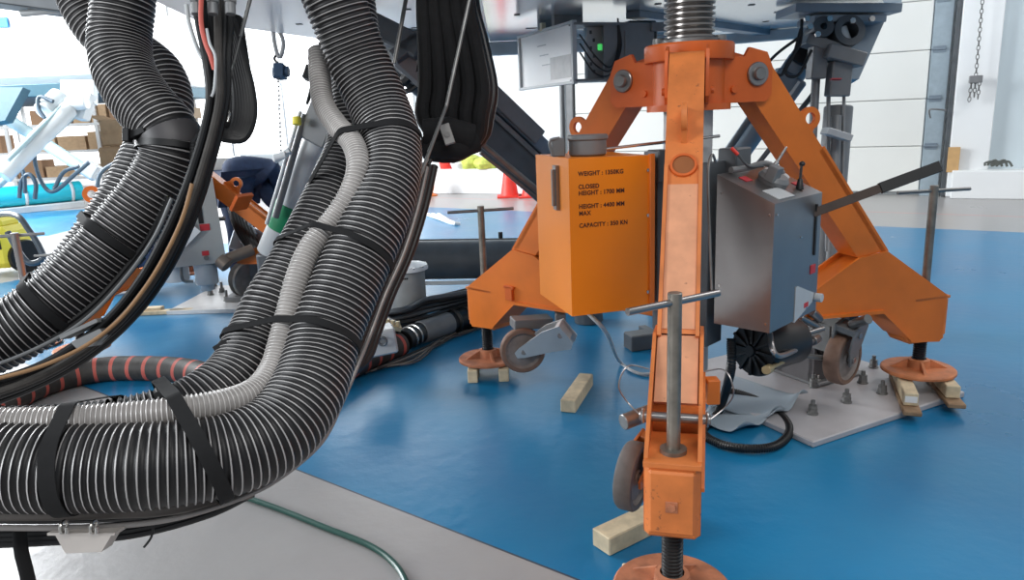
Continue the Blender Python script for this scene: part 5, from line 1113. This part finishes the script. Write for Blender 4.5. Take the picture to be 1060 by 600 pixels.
for k in range(6):
    x = 236 + 9 * k; b = MB(); b.tube([at(238 + 4 * k, 215 + 4 * k, 5.9), at(243 + 4 * k, 232 + 3 * k, 5.8), at(250 + 4 * k, 247 + 2 * k, 5.8), at(262 + 3 * k, 262, 5.8)], .022, 8); tag(b.build('hydraulic_hose', BLACK), 'black hose in the tangle behind the far left orange arm', 'hose', 'hoses behind the far left jack arm')
b = MB(); b.box(at(262, 250, 6.0), (.30, .2, .22), RT * .9 - UP * .3, FW); b.box(at(252, 228, 6.05), (.10, .12, .14), RT, FW); b.cyl(at(255, 236, 5.9), at(262, 246, 5.9), .05, n=16); tag(b.build('valve_assembly', BLUEGREY), 'blue-grey valve assembly behind the far left orange arm', 'valve')
b = MB(); b.box(V((at(262, 250, 6.0).x, at(262, 250, 6.0).y, .19)), (.12, .12, .37)); tag(b.build('valve_stand', DGREY), 'dark stand under the blue-grey valve assembly', 'stand')

# ================================================================== workers
def skin_mesh(name, nodes, edges, m, root=0, parent=None, sub=2):
    org = V(parent['_o']) if parent is not None else V((0, 0, 0))
    me = bpy.data.meshes.new(name); me.from_pydata([V(n[0]) - org for n in nodes], edges, []); o = bpy.data.objects.new(name, me); COL.objects.link(o)
    if parent is not None: o.parent = parent
    md = o.modifiers.new('s', 'SKIN'); md.use_smooth_shade = True
    for i, v in enumerate(me.skin_vertices[0].data): v.radius = (nodes[i][1], nodes[i][2] if len(nodes[i]) > 2 else nodes[i][1]); v.use_root = (i == root)
    sb = o.modifiers.new('u', 'SUBSURF'); sb.levels = sub; sb.render_levels = sub
    bpy.context.view_layer.update(); me2 = bpy.data.meshes.new_from_object(o.evaluated_get(bpy.context.evaluated_depsgraph_get())); o.modifiers.clear(); o.data = me2; me2.materials.clear(); me2.materials.append(m)
    me2.polygons.foreach_set('use_smooth', [True] * len(me2.polygons)); o['_o'] = list(org); return o
def worker(J, label):
    """J: dict of joints in world space"""
    t = thing('person', V((J['hip'].x, J['hip'].y, 0)), label, 'person')
    n = []; e = []; ix = {}
    def N(k, p, r, r2=None): ix[k] = len(n); n.append((V(p), r, r2 or r)); return ix[k]
    def E(a, b_): e.append((ix[a], ix[b_]))
    h, c, nk, hd = J['hip'], J['chest'], J['neck'], J['head']; side = J['side']
    N('hip', h, .10, .09); N('waist', h.lerp(c, .45), .095, .085); N('chest', c, .12, .10); N('neck', nk, .05); N('head', nk.lerp(hd, .55), .078, .085); N('top', hd + (hd - nk).normalized() * .05, .085, .09)
    E('hip', 'waist'); E('waist', 'chest'); E('chest', 'neck'); E('neck', 'head'); E('head', 'top')
    for s, S_ in ((-1, 'l'), (1, 'r')):
        N('sh' + S_, c.lerp(nk, .45) + side * s * .17, .055); N('el' + S_, J['el' + S_], .042); N('wr' + S_, J['wr' + S_], .028); N('pa' + S_, J['wr' + S_] + (J['wr' + S_] - J['el' + S_]).normalized() * .07, .034, .02)
        E('chest', 'sh' + S_); E('sh' + S_, 'el' + S_); E('el' + S_, 'wr' + S_); E('wr' + S_, 'pa' + S_)
        hd_ = (J['wr' + S_] - J['el' + S_]).normalized()
        for f in range(4):
            b0 = n[ix['pa' + S_]][0] + side * (f - 1.5) * .018; l = (.065, .075, .07, .055)[f]
            N('f%d%s' % (f, S_), b0 + hd_ * l * .5, .009); N('g%d%s' % (f, S_), b0 + hd_ * l * .85 - UZ * .02, .008); E('pa' + S_, 'f%d%s' % (f, S_)); E('f%d%s' % (f, S_), 'g%d%s' % (f, S_))
        N('t' + S_, n[ix['wr' + S_]][0] + hd_ * .04 - side * s * .045, .010); N('u' + S_, n[ix['wr' + S_]][0] + hd_ * .08 - side * s * .055, .009); E('wr' + S_, 't' + S_); E('t' + S_, 'u' + S_)
        N('th' + S_, h + side * s * .08, .07); N('kn' + S_, J['kn' + S_], .058); N('an' + S_, J['an' + S_], .038); N('to' + S_, J['an' + S_] + J['face'] * .12 - UZ * .045, .033)
        E('hip', 'th' + S_); E('th' + S_, 'kn' + S_); E('kn' + S_, 'an' + S_); E('an' + S_, 'to' + S_)
    body = skin_mesh('body', n, e, SKIN, 0, t)
    # jacket
    q = [(h.lerp(c, -.25), .175, .17), (h.lerp(c, .45), .185, .18), (c, .20, .18), (c.lerp(nk, .75), .085, .08)]; ee = [(0, 1), (1, 2), (2, 3)]
    for s, S_ in ((-1, 'l'), (1, 'r')):
        k = len(q); sh = c.lerp(nk, .4) + side * s * .18; q += [(sh, .085, .085), (J['el' + S_], .065, .065), (J['el' + S_].lerp(J['wr' + S_], .92), .045, .045)]; ee += [(2, k), (k, k + 1), (k + 1, k + 2)]
    skin_mesh('jacket', q, ee, NAVY, 0, t)
    q = [(h, .19, .175)]; ee = []
    for s, S_ in ((-1, 'l'), (1, 'r')):
        k = len(q); q += [(h + side * s * .10 - (h - J['kn' + S_]).normalized() * .05, .14, .14), (J['kn' + S_], .10, .10), (J['an' + S_].lerp(J['kn' + S_], .10), .075, .075)]; ee += [(0, k), (k, k + 1), (k + 1, k + 2)]
    skin_mesh('trousers', q, ee, NAVY, 0, t)
    for S_ in 'lr':
        a = J['an' + S_]; f = J['face']; toe = a + f * .17; toe.z = .045; heel = a - f * .06; heel.z = .05; mid = a + f * .05; mid.z = .06
        b = MB(); b.sweep(smooth([heel, mid, toe], .02), lambda k: .045, 14, flat=.9); b.lathe([(.0, 0), (.05, 0), (.048, .06), (0, .06)], V((a.x, a.y, .05)), UZ, 16); so = b.build('shoe', BLACK, t)
        b = MB(); c_ = (heel + toe) / 2; b.box(V((c_.x, c_.y, .012)), ((toe - heel).length + .06, .09, .024), f, UZ.cross(f), ch=.01); b.build('sole', WHITE, so)
    b = MB(); b.lathe([(0, .105), (.06, .095), (.10, .05), (.108, 0), (.10, -.03), (.0, -.03)], hd, (hd - nk), 20); b.build('hair', HAIR, t)
    fd = J['look']; fd = (fd - (hd - nk).normalized() * fd.dot((hd - nk).normalized())).normalized(); hu = (hd - nk).normalized(); hs = fd.cross(hu)
    b = MB(); b.lathe([(0, -.01), (.014, 0), (.004, .03), (0, .032)], hd + fd * .085 - hu * .03, fd - hu * .3, 10); b.build('nose', SKIN, t)
    for s in (-1, 1):
        b = MB(); b.ring(hd + hs * s * .09 - hu * .02, hs, .02, .008, 14, 6); b.build('ear', SKIN, t)
        b = MB(); b.lathe([(0, -.008), (.008, -.004), (.010, 0), (.006, .006), (0, .008)], hd + fd * .084 + hs * s * .032, fd, 12); b.build('eye', WHITE, t)
    b = MB(); b.box(hd + fd * .086 - hu * .065, (.045, .008, .010), hs, hu); b.build('mouth', mat('lips', (.4, .16, .13), .5), t)
def P3(x, y, D): return at(x, y, D)
D = 6.35; hp = P3(243, 188, D); fx1 = gz(238, 300); fx1.z = .07
tor = RT * .8 + UP * .12 + FW * .5
fc_ = V((.75, .6, 0)).normalized(); sd = V((-.6, .75, 0)).normalized()
hp = P3(240, 184, D); chs = P3(266, 170, D + .1); nk = P3(288, 176, D + .2); hd = P3(296, 192, D + .25)
worker(dict(hip=hp, chest=chs, neck=nk, head=hd, side=sd, face=fc_, look=V((.2, .2, -1)), ell=chs + V((.12, .20, -.30)), elr=chs + V((.10, -.12, -.30)), wrl=chs + V((.28, .20, -.46)), wrr=chs + V((.26, -.08, -.46)),
    knl=hp + V((.02, .10, -.44)), knr=hp + V((.04, -.10, -.44)), anl=V((hp.x - .02, hp.y + .10, .08)), anr=V((hp.x - .02, hp.y - .10, .08))), 'person in navy workwear bending forward behind the far left orange arm, back turned up')
hp = P3(150, 262, 6.75); hp.z = max(hp.z, .30); fc2 = V((-.9, -.35, 0)).normalized(); sd2 = V((.35, -.9, 0)).normalized()
hp = V((hp.x + .05, hp.y, .34)); chs = hp + V((-.10, .02, .36)); nk = chs + V((-.05, 0, .17)); hd = nk + V((-.07, 0, .13))
worker(dict(hip=hp, chest=chs, neck=nk, head=hd, side=sd2, face=fc2, look=V((-1, -.3, -.4)), ell=chs + V((-.12, .18, -.2)), elr=chs + V((-.08, -.18, -.2)), wrl=chs + V((-.30, .1, -.16)), wrr=chs + V((-.28, -.10, -.16)),
    knl=hp + fc2 * .40 + V((0, .1, .08)), knr=hp + fc2 * .38 + sd2 * .1 + V((0, 0, .05)), anl=V((hp.x - .30, hp.y - .02, .08)), anr=V((hp.x - .22, hp.y - .22, .08))), 'person in navy trousers and black shoes crouching behind the far left grey cabinet')
for o in bpy.data.objects:
    if '_o' in o: del o['_o']
